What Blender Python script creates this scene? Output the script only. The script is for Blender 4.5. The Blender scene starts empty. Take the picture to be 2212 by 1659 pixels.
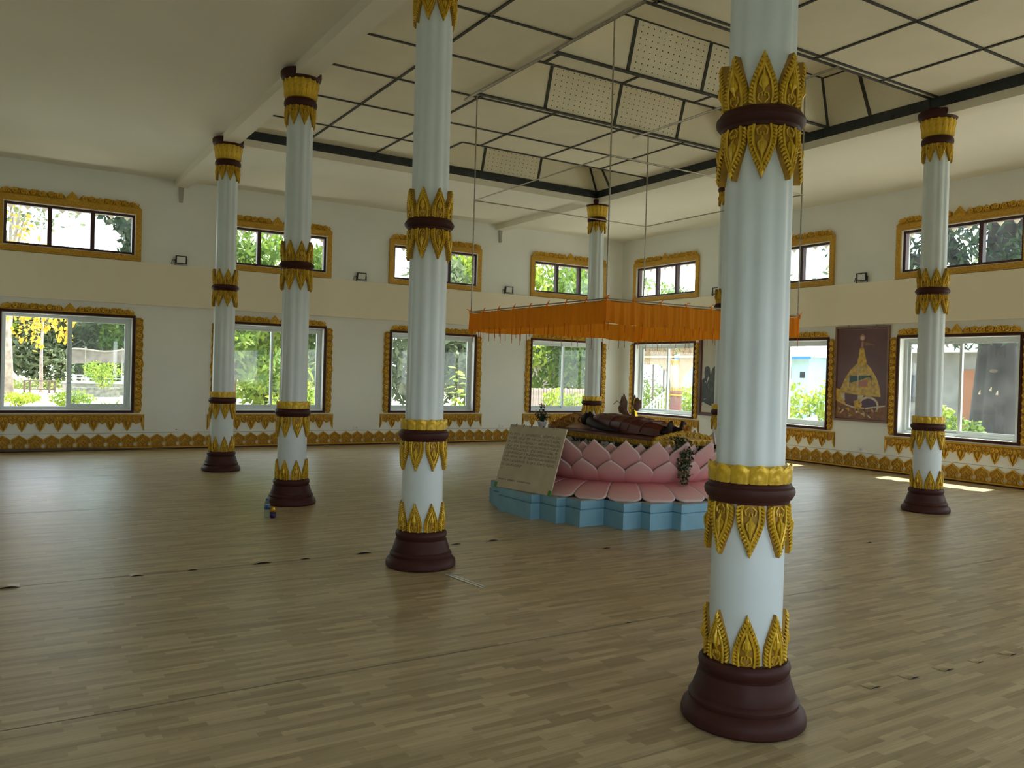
import bpy, math, random
import numpy as np
from mathutils import Matrix, Vector
random.seed(7)
rng = np.random.default_rng(11)
S = bpy.context.scene
COL = S.collection
PI = math.pi

# ------------------------------------------------------------------ camera
cam_data = bpy.data.cameras.new('camera')
cam = bpy.data.objects.new('camera', cam_data)
COL.objects.link(cam)
_a, _p, _r, _F = 4.153878582632959, -0.010918694843656878, 0.02769916086607604, 1809.6557171366587
_f = Vector((math.cos(_a)*math.cos(_p), math.sin(_a)*math.cos(_p), math.sin(_p)))
_rt = Vector((math.sin(_a), -math.cos(_a), 0)); _up = _rt.cross(_f)
_R = _rt*math.cos(_r) + _up*math.sin(_r)
_U = -_rt*math.sin(_r) + _up*math.cos(_r)
cam.matrix_world = Matrix(((_R.x, _U.x, -_f.x, 13.98285288), (_R.y, _U.y, -_f.y, 17.09553388), (_R.z, _U.z, -_f.z, 1.6), (0, 0, 0, 1)))
cam_data.sensor_width = 36.0
cam_data.lens = 36.0*_F/2212.0
cam_data.clip_start = 0.05; cam_data.clip_end = 500
S.camera = cam

# ------------------------------------------------------------------ world (bright hazy tropical sky), sun, exposure
SKY = 4.2
world = bpy.data.worlds.new('sky'); S.world = world
world.use_nodes = True
wn = world.node_tree.nodes; wl = world.node_tree.links
bg = wn['Background']
tc = wn.new('ShaderNodeTexCoord'); sp = wn.new('ShaderNodeSeparateXYZ')
rp = wn.new('ShaderNodeValToRGB')
rp.color_ramp.elements[0].position = 0.0; rp.color_ramp.elements[0].color = (0.88, 0.96, 1.0, 1)
rp.color_ramp.elements[1].position = 1.0; rp.color_ramp.elements[1].color = (0.55, 0.76, 1.0, 1)
wl.new(tc.outputs['Generated'], sp.inputs[0]); wl.new(sp.outputs['Z'], rp.inputs[0]); wl.new(rp.outputs[0], bg.inputs['Color'])
bg.inputs['Strength'].default_value = SKY

sun_d = bpy.data.lights.new('sun', 'SUN'); sun_d.energy = 17.0; sun_d.angle = math.radians(0.6); sun_d.color = (1.0, 0.95, 0.86)
sun = bpy.data.objects.new('sun', sun_d); COL.objects.link(sun)
sun.rotation_euler = Vector((0.68, 0.07, -1.0)).to_track_quat('-Z', 'Y').to_euler()
sun.location = (-20, -2, 30)

vs = S.view_settings
vs.view_transform = 'Standard'; vs.look = 'None'; vs.gamma = 1.0; vs.use_curve_mapping = False
vs.exposure = 0.18
S.cycles.diffuse_bounces = 8
S.cycles.transparent_max_bounces = 16

# ------------------------------------------------------------------ room plan
RX, RY = 14.66, 18.10            # the hall: x 0..RX, y 0..RY
WT = 0.22                        # wall thickness
LX = [1.70, 5.41, 9.05, 12.76]   # window centres, left wall (y = 0)
RYC = [1.66, 5.34, 8.98, 12.64, 16.30]  # window centres, right wall (x = 0)
CX0, CX1 = 3.75, 10.91           # column lines
CYS = [3.75, 7.29, 10.82, 14.33]
LOW = (1.05, 0.73, 2.46); UPP = (1.06, 3.635, 4.40)   # half width, z0, z1 of openings

def portal(cx, cy, hw, z0, z1, rotz):
    d = bpy.data.lights.new('daylight_portal', 'AREA'); d.shape = 'RECTANGLE'
    d.size = 2*hw; d.size_y = z1-z0; d.energy = 1.0; d.cycles.is_portal = True
    o = bpy.data.objects.new('daylight_portal', d); COL.objects.link(o)
    o.location = (cx, cy, (z0+z1)/2); o.rotation_euler = (PI/2, 0, rotz)
# local -Z of the light points into the room
for hw, z0, z1 in (LOW, UPP):
    for x in LX: portal(x, -WT-0.01, hw, z0, z1, 0)
    for y in RYC: portal(-WT-0.01, y, hw, z0, z1, -PI/2)
BACK_OPEN = [(x, *LOW) for x in LX]
for x, *q in BACK_OPEN: portal(x, RY+WT+0.01, *q, PI)

# ------------------------------------------------------------------ materials
def new_mat(name):
    m = bpy.data.materials.new(name); m.use_nodes = True
    nt = m.node_tree; b = nt.nodes['Principled BSDF']
    return m, nt, b
def mat(name, col, rough=0.6, metal=0.0, var=0.0, vscale=4.0, bump=0.0, bscale=30.0, spec=0.5, col2=None, detail=3.0):
    m, nt, b = new_mat(name)
    b.inputs['Roughness'].default_value = rough; b.inputs['Metallic'].default_value = metal
    b.inputs['Specular IOR Level'].default_value = spec
    c = (*col, 1)
    b.inputs['Base Color'].default_value = c
    t = nt.nodes.new('ShaderNodeTexCoord')
    if var > 0 or col2:
        n = nt.nodes.new('ShaderNodeTexNoise'); n.inputs['Scale'].default_value = vscale; n.inputs['Detail'].default_value = detail
        nt.links.new(t.outputs['Object'], n.inputs['Vector'])
        r = nt.nodes.new('ShaderNodeValToRGB')
        r.color_ramp.elements[0].position = 0.32; r.color_ramp.elements[1].position = 0.68
        r.color_ramp.elements[0].color = (*[v*(1-var) for v in col], 1)
        r.color_ramp.elements[1].color = (*(col2 if col2 else [min(1, v*(1+var)) for v in col]), 1)
        nt.links.new(n.outputs['Fac'], r.inputs[0]); nt.links.new(r.outputs[0], b.inputs['Base Color'])
    if bump > 0:
        n2 = nt.nodes.new('ShaderNodeTexNoise'); n2.inputs['Scale'].default_value = bscale; n2.inputs['Detail'].default_value = 4
        nt.links.new(t.outputs['Object'], n2.inputs['Vector'])
        bp = nt.nodes.new('ShaderNodeBump'); bp.inputs['Strength'].default_value = bump; bp.inputs['Distance'].default_value = 0.01
        nt.links.new(n2.outputs['Fac'], bp.inputs['Height']); nt.links.new(bp.outputs['Normal'], b.inputs['Normal'])
    return m
M = {}
M['wall'] = mat('wall paint', (0.82, 0.845, 0.82), 0.75, var=0.03, vscale=0.7, bump=0.03, bscale=60)
M['band'] = mat('cream ledge paint', (0.86, 0.79, 0.63), 0.7, var=0.03, vscale=0.6)
M['ceil'] = mat('ceiling paint', (0.79, 0.76, 0.65), 0.85, var=0.03, vscale=0.5)
M['panel'] = mat('ceiling board', (0.82, 0.77, 0.61), 0.85, var=0.04, vscale=1.5)
M['white'] = mat('white gloss paint', (0.82, 0.83, 0.82), 0.5)
M['alu'] = mat('white aluminium', (0.62, 0.68, 0.68), 0.35)
M['batten'] = mat('dark batten', (0.045, 0.045, 0.038), 0.7, var=0.25, vscale=9)
M['fascia'] = mat('dark fascia metal', (0.022, 0.028, 0.032), 0.55, var=0.35, vscale=6)
M['column'] = mat('column paint', (0.70, 0.79, 0.83), 0.42, var=0.02, vscale=3)
M['maroon'] = mat('maroon gloss paint', (0.054, 0.017, 0.014), 0.5, spec=0.2, var=0.12, vscale=8)
M['wframe'] = mat('dark maroon frame', (0.050, 0.012, 0.014), 0.45)
M['gold'] = mat('column gold paint', (0.68, 0.44, 0.028), 0.34, metal=0.25, var=0.18, vscale=25, bump=0.15, bscale=120)
M['gold2'] = mat('window gold paint', (0.70, 0.41, 0.032), 0.38, metal=0.2, var=0.16, vscale=20, bump=0.2, bscale=110)
M['speckle'] = mat('speckled gold frame', (0.56, 0.315, 0.028), 0.5, metal=0.1, var=0.35, vscale=90, bump=0.3, bscale=150)
M['groove_shade'] = mat('ochre carving ground', (0.40, 0.215, 0.020), 0.55, var=0.2, vscale=20)  # darker plate colour stands in for shade in the carved grooves
M['carved'] = mat('old gilt carving', (0.56, 0.34, 0.035), 0.42, metal=0.25, var=0.3, vscale=18, bump=0.3, bscale=70)
M['brownwood'] = mat('brown lacquer carving', (0.40, 0.17, 0.028), 0.4, var=0.3, vscale=20)
M['blue'] = mat('sky blue paint', (0.21, 0.43, 0.59), 0.55, var=0.06, vscale=5, bump=0.05, bscale=40)
M['grey'] = mat('grey cement top', (0.34, 0.32, 0.31), 0.7, var=0.1, vscale=6)
M['black'] = mat('black metal', (0.012, 0.013, 0.014), 0.45)
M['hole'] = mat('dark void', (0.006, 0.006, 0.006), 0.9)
M['steel'] = mat('galvanised pipe', (0.42, 0.39, 0.33), 0.32, metal=0.85, var=0.2, vscale=20)
M['orange_d'] = mat('fringe cord', (0.62, 0.12, 0.012), 0.8)
M['skin'] = mat('dark bronze skin', (0.026, 0.019, 0.019), 0.6, spec=0.25, var=0.2, vscale=12)
M['robe'] = mat('maroon lacquer robe', (0.135, 0.034, 0.026), 0.34, var=0.15, vscale=8)
M['pillow'] = mat('pillow cloth', (0.55, 0.42, 0.36), 0.8)
M['board'] = mat('yellowed vinyl board', (0.52, 0.45, 0.31), 0.4, var=0.1, vscale=5)
M['ink'] = mat('grey ink', (0.10, 0.105, 0.09), 0.7)
M['green_tape'] = mat('green tape', (0.10, 0.26, 0.03), 0.6)
M['lens'] = mat('white lamp lens', (0.75, 0.76, 0.74), 0.3)
M['plastic'] = mat('white plastic', (0.80, 0.80, 0.77), 0.4)
M['frame_brown'] = mat('brown picture frame', (0.22, 0.12, 0.075), 0.4, var=0.1)
M['frame_grey'] = mat('dark brown picture frame', (0.115, 0.065, 0.055), 0.45)
M['print_maroon'] = mat('maroon print', (0.115, 0.036, 0.030), 0.25, var=0.1, vscale=2)
M['print_gold'] = mat('gold print', (0.55, 0.36, 0.07), 0.3, var=0.35, vscale=14)
M['print_gold2'] = mat('bright gold print', (0.60, 0.36, 0.02), 0.3, var=0.3, vscale=14)
M['print_cream'] = mat('cream print', (0.58, 0.50, 0.36), 0.3, var=0.2, vscale=10)
M['print_teal'] = mat('teal print', (0.02, 0.085, 0.09), 0.3)
M['print_pink'] = mat('pink print', (0.42, 0.17, 0.12), 0.3)
M['print_brown'] = mat('brown print', (0.22, 0.08, 0.015), 0.3, var=0.4, vscale=14)
M['print_violet'] = mat('violet print', (0.075, 0.03, 0.075), 0.3)
M['print_paper'] = mat('pale portrait ground', (0.52, 0.50, 0.42), 0.35, var=0.1, vscale=3)
M['print_black'] = mat('black portrait cloth', (0.018, 0.024, 0.022), 0.35, var=0.5, vscale=9, col2=(0.05, 0.06, 0.055))
M['print_red'] = mat('red mount', (0.22, 0.03, 0.025), 0.4)
M['print_white'] = mat('white print edge', (0.5, 0.5, 0.46), 0.35)
M['cap_blue'] = mat('blue plastic', (0.015, 0.10, 0.32), 0.35)
M['label_blue'] = mat('bottle label', (0.02, 0.055, 0.24), 0.4, col2=(0.25, 0.42, 0.5), vscale=14)
M['can_gold'] = mat('can gold', (0.55, 0.30, 0.03), 0.3, metal=0.6)
M['can_violet'] = mat('can violet', (0.035, 0.02, 0.11), 0.35, metal=0.3)
M['tape'] = mat('sheen-tinted packing tape', (0.62, 0.65, 0.64), 0.12)  # pale colour stands in for the gloss on clear tape
M['pot'] = mat('white china pot', (0.52, 0.54, 0.55), 0.35)
M['leaf_dark'] = mat('plastic leaf', (0.022, 0.05, 0.018), 0.5, var=0.4, vscale=30)
M['flower_pale'] = mat('faded flower', (0.36, 0.27, 0.17), 0.7, var=0.3, vscale=40)
M['dried'] = mat('dried bud brown', (0.24, 0.13, 0.09), 0.6, var=0.3, vscale=20)
M['foil'] = mat('gold foil', (0.75, 0.52, 0.05), 0.22, metal=0.8)
# perforated-free olive roof cloth
M['yellow'] = mat('yellow canopy cloth', (0.50, 0.34, 0.03), 0.8)

def cloth_mat(name, col):
    m, nt, b = new_mat(name)
    out = nt.nodes['Material Output']
    t = nt.nodes.new('ShaderNodeBsdfTranslucent'); mx = nt.nodes.new('ShaderNodeMixShader')
    b.inputs['Base Color'].default_value = (*col, 1); b.inputs['Roughness'].default_value = 0.75
    b.inputs['Specular IOR Level'].default_value = 0.2
    t.inputs['Color'].default_value = (*col, 1); mx.inputs[0].default_value = 0.5
    nt.links.new(b.outputs[0], mx.inputs[1]); nt.links.new(t.outputs[0], mx.inputs[2]); nt.links.new(mx.outputs[0], out.inputs[0])
    return m
M['orange'] = cloth_mat('orange robe cloth', (0.97, 0.36, 0.022))

def leaf_mat(name, col, col2, tr=0.35):
    m, nt, b = new_mat(name)
    out = nt.nodes['Material Output']
    t = nt.nodes.new('ShaderNodeBsdfTranslucent'); mx = nt.nodes.new('ShaderNodeMixShader')
    tc_ = nt.nodes.new('ShaderNodeTexCoord'); n = nt.nodes.new('ShaderNodeTexNoise'); n.inputs['Scale'].default_value = 2.2
    r = nt.nodes.new('ShaderNodeValToRGB')
    r.color_ramp.elements[0].position = 0.35; r.color_ramp.elements[1].position = 0.65
    r.color_ramp.elements[0].color = (*col, 1); r.color_ramp.elements[1].color = (*col2, 1)
    nt.links.new(tc_.outputs['Object'], n.inputs['Vector']); nt.links.new(n.outputs['Fac'], r.inputs[0])
    nt.links.new(r.outputs[0], b.inputs['Base Color']); nt.links.new(r.outputs[0], t.inputs['Color'])
    b.inputs['Roughness'].default_value = 0.5; b.inputs['Specular IOR Level'].default_value = 0.3
    mx.inputs[0].default_value = tr
    nt.links.new(b.outputs[0], mx.inputs[1]); nt.links.new(t.outputs[0], mx.inputs[2]); nt.links.new(mx.outputs[0], out.inputs[0])
    return m
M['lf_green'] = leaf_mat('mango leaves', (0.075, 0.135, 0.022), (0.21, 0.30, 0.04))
M['lf_bright'] = leaf_mat('sunlit leaves', (0.17, 0.27, 0.022), (0.38, 0.43, 0.05), 0.45)  # brighter yellow-green leaf tone
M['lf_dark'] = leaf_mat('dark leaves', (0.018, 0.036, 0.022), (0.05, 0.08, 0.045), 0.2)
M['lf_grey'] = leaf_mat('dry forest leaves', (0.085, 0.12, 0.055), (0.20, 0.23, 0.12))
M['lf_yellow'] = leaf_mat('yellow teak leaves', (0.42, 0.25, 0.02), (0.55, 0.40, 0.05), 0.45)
M['bark'] = mat('bark', (0.14, 0.10, 0.075), 0.85, var=0.4, vscale=3, bump=0.5, bscale=9)
M['bark_dark'] = mat('dark bark', (0.036, 0.032, 0.030), 0.9, var=0.5, vscale=2)
M['bark_pale'] = mat('pale bark', (0.30, 0.26, 0.21), 0.85, var=0.3, vscale=3)
M['earth'] = mat('sandy ground', (0.40, 0.35, 0.25), 0.95, var=0.25, vscale=0.25, col2=(0.52, 0.46, 0.35))
M['pave'] = mat('concrete apron', (0.74, 0.70, 0.62), 0.9, var=0.1, vscale=0.8)
M['added_ground'] = mat('added dark ground', (0.085, 0.09, 0.06), 0.95, var=0.3, vscale=1.0)  # dark colour of the added ground keeps rear light bounce low
M['sand'] = mat('pale dry sand', (0.52, 0.46, 0.36), 0.95, var=0.2, vscale=0.4)
M['grass'] = leaf_mat('weeds', (0.10, 0.16, 0.03), (0.26, 0.30, 0.07), 0.3)
M['timber'] = mat('weathered timber', (0.11, 0.08, 0.06), 0.85, var=0.3, vscale=5)
M['net'] = mat('shade netting', (0.20, 0.16, 0.14), 0.95, var=0.3, vscale=2)
M['stone'] = mat('rough stone', (0.24, 0.22, 0.18), 0.9, var=0.4, vscale=5)
M['corr'] = mat('rusty corrugated sheet', (0.42, 0.33, 0.27), 0.6, var=0.25, vscale=3)
M['fgreen'] = mat('green fence paint', (0.02, 0.12, 0.10), 0.6)
M['fpink'] = mat('faded pink pales', (0.50, 0.38, 0.33), 0.8, var=0.2, vscale=6)
M['rail'] = mat('white railing', (0.62, 0.66, 0.64), 0.6)
M['hblue'] = mat('pale blue house wall', (0.45, 0.62, 0.64), 0.8, var=0.05)
M['hroof'] = mat('white roof sheet', (0.72, 0.74, 0.75), 0.6)
M['hedge_blue'] = mat('blue roof edge', (0.05, 0.20, 0.42), 0.6)
M['pwhite'] = mat('whitewashed wall', (0.62, 0.62, 0.58), 0.85, var=0.1, vscale=2)
M['pgrey'] = mat('grey cement wall', (0.20, 0.195, 0.18), 0.9, var=0.2, vscale=2)
M['pavil'] = mat('pavilion carving paint', (0.44, 0.32, 0.21), 0.75, var=0.25, vscale=18, bump=0.6, bscale=30)
M['pcream'] = mat('pavilion cream paint', (0.66, 0.54, 0.36), 0.7)
M['pred'] = mat('pavilion red paint', (0.26, 0.09, 0.075), 0.6, var=0.12)
M['eave'] = mat('eave valance paint', (0.50, 0.42, 0.34), 0.8, var=0.1)
M['roofm'] = mat('roof underside', (0.30, 0.28, 0.25), 0.9)
M['odoor'] = mat('orange door', (0.28, 0.11, 0.05), 0.7)
M['concrete'] = mat('concrete', (0.40, 0.385, 0.36), 0.9, var=0.15, vscale=2)

# glass: clear pane with a faint film of dust and a Fresnel reflection
def glass(name, tint, dust):
    m, nt, b = new_mat(name); nt.nodes.remove(b)
    out = nt.nodes['Material Output']
    tr = nt.nodes.new('ShaderNodeBsdfTransparent'); tr.inputs[0].default_value = (*tint, 1)
    gl = nt.nodes.new('ShaderNodeBsdfGlossy'); gl.inputs['Roughness'].default_value = 0.02
    df = nt.nodes.new('ShaderNodeBsdfTranslucent'); df.inputs[0].default_value = (0.8, 0.85, 0.82, 1)
    lw = nt.nodes.new('ShaderNodeLayerWeight'); pw = nt.nodes.new('ShaderNodeMath'); pw.operation = 'POWER'; pw.inputs[1].default_value = 5.0
    fr = nt.nodes.new('ShaderNodeMath'); fr.operation = 'MULTIPLY_ADD'; fr.inputs[1].default_value = 0.9; fr.inputs[2].default_value = 0.03
    nt.links.new(lw.outputs['Facing'], pw.inputs[0]); nt.links.new(pw.outputs[0], fr.inputs[0])
    m1 = nt.nodes.new('ShaderNodeMixShader'); m2 = nt.nodes.new('ShaderNodeMixShader')
    m1.inputs[0].default_value = dust
    nt.links.new(tr.outputs[0], m1.inputs[1]); nt.links.new(df.outputs[0], m1.inputs[2])
    nt.links.new(fr.outputs[0], m2.inputs[0]); nt.links.new(m1.outputs[0], m2.inputs[1]); nt.links.new(gl.outputs[0], m2.inputs[2])
    nt.links.new(m2.outputs[0], out.inputs[0])
    return m
M['glass'] = glass('window glass', (0.95, 0.98, 0.965), 0.006)
M['pet'] = glass('clear bottle plastic', (0.80, 0.86, 0.86), 0.12)

def floor_mat():
    m, nt, b = new_mat('printed wood-strip vinyl')
    t = nt.nodes.new('ShaderNodeTexCoord')
    def brick(w, h, c1, c2, off):
        k = nt.nodes.new('ShaderNodeTexBrick'); k.offset = off; k.offset_frequency = 2; k.squash = 0.72; k.squash_frequency = 3
        k.inputs['Scale'].default_value = 1.0; k.inputs['Mortar Size'].default_value = 0.0
        k.inputs['Brick Width'].default_value = w; k.inputs['Row Height'].default_value = h
        k.inputs['Color1'].default_value = (*c1, 1); k.inputs['Color2'].default_value = (*c2, 1); k.inputs['Bias'].default_value = 0.0
        nt.links.new(t.outputs['Object'], k.inputs['Vector'])
        return k
    k1 = brick(0.36, 0.044, (0.355, 0.270, 0.150), (0.56, 0.455, 0.275), 0.37)
    k2 = brick(0.53, 0.022, (0.68, 0.66, 0.62), (1.0, 1.0, 1.0), 0.61)
    mx = nt.nodes.new('ShaderNodeMixRGB'); mx.blend_type = 'MULTIPLY'; mx.inputs[0].default_value = 0.55
    nt.links.new(k1.outputs['Color'], mx.inputs[1]); nt.links.new(k2.outputs['Color'], mx.inputs[2])
    gr = nt.nodes.new('ShaderNodeTexNoise'); gr.inputs['Scale'].default_value = 1.0; gr.inputs['Detail'].default_value = 4
    mp = nt.nodes.new('ShaderNodeMapping'); mp.inputs['Scale'].default_value = (4, 120, 1)
    nt.links.new(t.outputs['Object'], mp.inputs[0]); nt.links.new(mp.outputs[0], gr.inputs['Vector'])
    mx2 = nt.nodes.new('ShaderNodeMixRGB'); mx2.blend_type = 'OVERLAY'; mx2.inputs[0].default_value = 0.28
    nt.links.new(mx.outputs[0], mx2.inputs[1]); nt.links.new(gr.outputs['Fac'], mx2.inputs[2])
    nt.links.new(mx2.outputs[0], b.inputs['Base Color'])
    b.inputs['Roughness'].default_value = 0.36; b.inputs['Specular IOR Level'].default_value = 0.34
    n = nt.nodes.new('ShaderNodeTexNoise'); n.inputs['Scale'].default_value = 2.2; n.inputs['Detail'].default_value = 3
    nt.links.new(t.outputs['Object'], n.inputs['Vector'])
    bp = nt.nodes.new('ShaderNodeBump'); bp.inputs['Strength'].default_value = 0.25; bp.inputs['Distance'].default_value = 0.012
    nt.links.new(n.outputs['Fac'], bp.inputs['Height']); nt.links.new(bp.outputs['Normal'], b.inputs['Normal'])
    return m
M['vinyl'] = floor_mat()

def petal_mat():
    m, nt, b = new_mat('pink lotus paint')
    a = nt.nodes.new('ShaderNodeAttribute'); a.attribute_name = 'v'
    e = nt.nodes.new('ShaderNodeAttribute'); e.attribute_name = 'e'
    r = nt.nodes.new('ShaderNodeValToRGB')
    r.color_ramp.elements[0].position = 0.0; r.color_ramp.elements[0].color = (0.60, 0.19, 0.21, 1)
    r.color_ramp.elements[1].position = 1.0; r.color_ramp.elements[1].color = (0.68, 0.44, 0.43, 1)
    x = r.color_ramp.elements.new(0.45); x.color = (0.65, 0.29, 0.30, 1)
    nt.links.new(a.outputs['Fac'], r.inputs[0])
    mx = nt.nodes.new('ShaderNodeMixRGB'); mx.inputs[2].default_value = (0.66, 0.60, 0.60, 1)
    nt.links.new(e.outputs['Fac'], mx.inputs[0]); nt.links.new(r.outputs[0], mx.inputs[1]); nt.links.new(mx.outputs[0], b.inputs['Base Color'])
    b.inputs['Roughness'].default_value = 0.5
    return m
M['lotus'] = petal_mat()
def mosaic_mat():
    m, nt, b = new_mat('black and white mosaic')
    t = nt.nodes.new('ShaderNodeTexCoord'); v = nt.nodes.new('ShaderNodeTexVoronoi'); v.inputs['Scale'].default_value = 22
    r = nt.nodes.new('ShaderNodeValToRGB'); r.color_ramp.interpolation = 'CONSTANT'
    r.color_ramp.elements[0].color = (0.015, 0.018, 0.016, 1); r.color_ramp.elements[1].position = 0.62; r.color_ramp.elements[1].color = (0.42, 0.44, 0.42, 1)
    nt.links.new(t.outputs['Object'], v.inputs['Vector']); nt.links.new(v.outputs['Color'], r.inputs[0]); nt.links.new(r.outputs[0], b.inputs['Base Color'])
    b.inputs['Roughness'].default_value = 0.2
    return m
M['mosaic'] = mosaic_mat()

# ------------------------------------------------------------------ geometry helpers
class MB:
    def __init__(s): s.v = []; s.f = []; s.mi = []; s.k = 0; s.extra = []
    def add(s, vs, fs):
        o = len(s.v); s.v += [tuple(p) for p in vs]; s.f += [tuple(i+o for i in f) for f in fs]; s.mi += [s.k]*len(fs); return s
    def box(s, x0, x1, y0, y1, z0, z1):
        vs = [(x, y, z) for z in (z0, z1) for y in (y0, y1) for x in (x0, x1)]
        return s.add(vs, [(0, 2, 3, 1), (4, 5, 7, 6), (0, 1, 5, 4), (2, 6, 7, 3), (0, 4, 6, 2), (1, 3, 7, 5)])
    def obox(s, c, ex, ey, ez):   # oriented box from centre and three half-axis vectors
        c, ex, ey, ez = map(Vector, (c, ex, ey, ez))
        vs = [c+ex*i+ey*j+ez*k for k in (-1, 1) for j in (-1, 1) for i in (-1, 1)]
        return s.add(vs, [(0, 2, 3, 1), (4, 5, 7, 6), (0, 1, 5, 4), (2, 6, 7, 3), (0, 4, 6, 2), (1, 3, 7, 5)])
    def plate(s, poly, y0, y1):   # polygon in (x, z) extruded along y; y1 is the face towards +y
        n = len(poly)
        vs = [(x, y0, z) for x, z in poly] + [(x, y1, z) for x, z in poly]
        fs = [tuple(range(n)), tuple(range(2*n-1, n-1, -1))] + [(i, i+n, (i+1) % n+n, (i+1) % n) for i in range(n)]
        return s.add(vs, fs)
    def prism(s, poly, z0, z1):   # polygon in (x, y), counter-clockwise, extruded in z
        n = len(poly)
        vs = [(x, y, z0) for x, y in poly] + [(x, y, z1) for x, y in poly]
        fs = [tuple(range(n-1, -1, -1)), tuple(range(n, 2*n))] + [(i, (i+1) % n, (i+1) % n+n, i+n) for i in range(n)]
        return s.add(vs, fs)
    def tube(s, pts, r, n=6, cap=True):
        pts = [Vector(p) for p in pts]; k = len(pts)
        rs = r if hasattr(r, '__len__') else [r]*k
        ref = None; vs = []
        for i, p in enumerate(pts):
            t = (pts[min(i+1, k-1)]-pts[max(i-1, 0)]).normalized()
            if ref is None:
                ref = Vector((0, 0, 1)) if abs(t.z) < 0.9 else Vector((1, 0, 0))
            u = (ref-t*ref.dot(t)).normalized(); ref = u; w = t.cross(u)
            for j in range(n):
                a = 2*PI*j/n; vs.append(p+(u*math.cos(a)+w*math.sin(a))*rs[i])
        fs = [(i*n+j, i*n+(j+1) % n, (i+1)*n+(j+1) % n, (i+1)*n+j) for i in range(k-1) for j in range(n)]
        if cap: fs += [tuple(range(n-1, -1, -1)), tuple(range((k-1)*n, k*n))]
        return s.add(vs, fs)
    def lathe(s, prof, n=32, fn=None, c=(0, 0)):
        vs = []; k = len(prof)
        for r, z in prof:
            for j in range(n):
                a = 2*PI*j/n; rr = r*(fn(a) if fn else 1)
                vs.append((c[0]+rr*math.cos(a), c[1]+rr*math.sin(a), z))
        fs = [(i*n+j, i*n+(j+1) % n, (i+1)*n+(j+1) % n, (i+1)*n+j) for i in range(k-1) for j in range(n)]
        fs += [tuple(range(n-1, -1, -1)), tuple(range((k-1)*n, k*n))]
        return s.add(vs, fs)
    def grid(s, nu, nv, fn, close=False):
        vs = [fn(i/(nu-1), j/(nv-1)) for j in range(nv) for i in range(nu)]
        return s.add(vs, [(j*nu+i, j*nu+i+1, (j+1)*nu+i+1, (j+1)*nu+i) for j in range(nv-1) for i in range(nu-1)])
    def ball(s, c, r, n=8, m=5, sc=(1, 1, 1)):
        vs = [(c[0], c[1], c[2]-r*sc[2])]
        for i in range(1, m):
            t = -PI/2+PI*i/m
            for j in range(n):
                a = 2*PI*j/n
                vs.append((c[0]+r*sc[0]*math.cos(t)*math.cos(a), c[1]+r*sc[1]*math.cos(t)*math.sin(a), c[2]+r*sc[2]*math.sin(t)))
        vs.append((c[0], c[1], c[2]+r*sc[2])); L = len(vs)-1
        fs = [(0, 1+(j+1) % n, 1+j) for j in range(n)]
        fs += [(1+i*n+j, 1+i*n+(j+1) % n, 1+(i+1)*n+(j+1) % n, 1+(i+1)*n+j) for i in range(m-2) for j in range(n)]
        fs += [(L, 1+(m-2)*n+j, 1+(m-2)*n+(j+1) % n) for j in range(n)]
        return s.add(vs, fs)
    def mesh(s, name, m, smooth=False):
        d = bpy.data.meshes.new(name); d.from_pydata(s.v, [], s.f); d.update()
        d.materials.append(m)
        for e in s.extra: d.materials.append(e)
        if s.extra: d.polygons.foreach_set('material_index', s.mi)
        if smooth: d.polygons.foreach_set('use_smooth', [True]*len(d.polygons))
        return d
    def build(s, name, m, parent=None, smooth=False):
        return link(name, s.mesh(name, m, smooth), parent)

def link(name, data, parent=None, loc=None, rot=None, scale=None):
    o = bpy.data.objects.new(name, data); COL.objects.link(o)
    if parent: o.parent = parent
    if loc is not None: o.location = loc
    if rot is not None: o.rotation_euler = rot
    if scale is not None: o.scale = scale
    return o
def tag(o, label=None, cat=None, group=None, kind=None):
    if label: o['label'] = label
    if cat: o['category'] = cat
    if group: o['group'] = group
    if kind: o['kind'] = kind
    return o
def empty(name, loc=(0, 0, 0), rotz=0.0):
    o = bpy.data.objects.new(name, None); COL.objects.link(o); o.location = loc; o.rotation_euler = (0, 0, rotz)
    o.empty_display_size = 0.1
    return o
def copy_tree(o, parent=None):
    c = o.copy(); COL.objects.link(c); c.parent = parent
    for ch in list(o.children): copy_tree(ch, c)
    return c
def smooth_angle(o, deg=40):
    d = o.data
    d.polygons.foreach_set('use_smooth', [True]*len(d.polygons))
    try: d.set_sharp_from_angle(angle=math.radians(deg))
    except Exception: pass
    return o
def spiral(mb, cx, cz, y, R, turns=1.6, start=0.0, sgn=1, r=0.011, n=5, k=13):
    pts = []
    for i in range(k):
        t = i/(k-1); a = start+sgn*turns*2*PI*t; rr = R*(1-0.82*t)
        pts.append((cx+rr*math.cos(a), y+0.004*math.sin(t*PI), cz+rr*math.sin(a)))
    mb.tube(pts, [r*(0.75+0.35*math.sin(PI*(i/(k-1)))) for i in range(k)], n)

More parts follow.
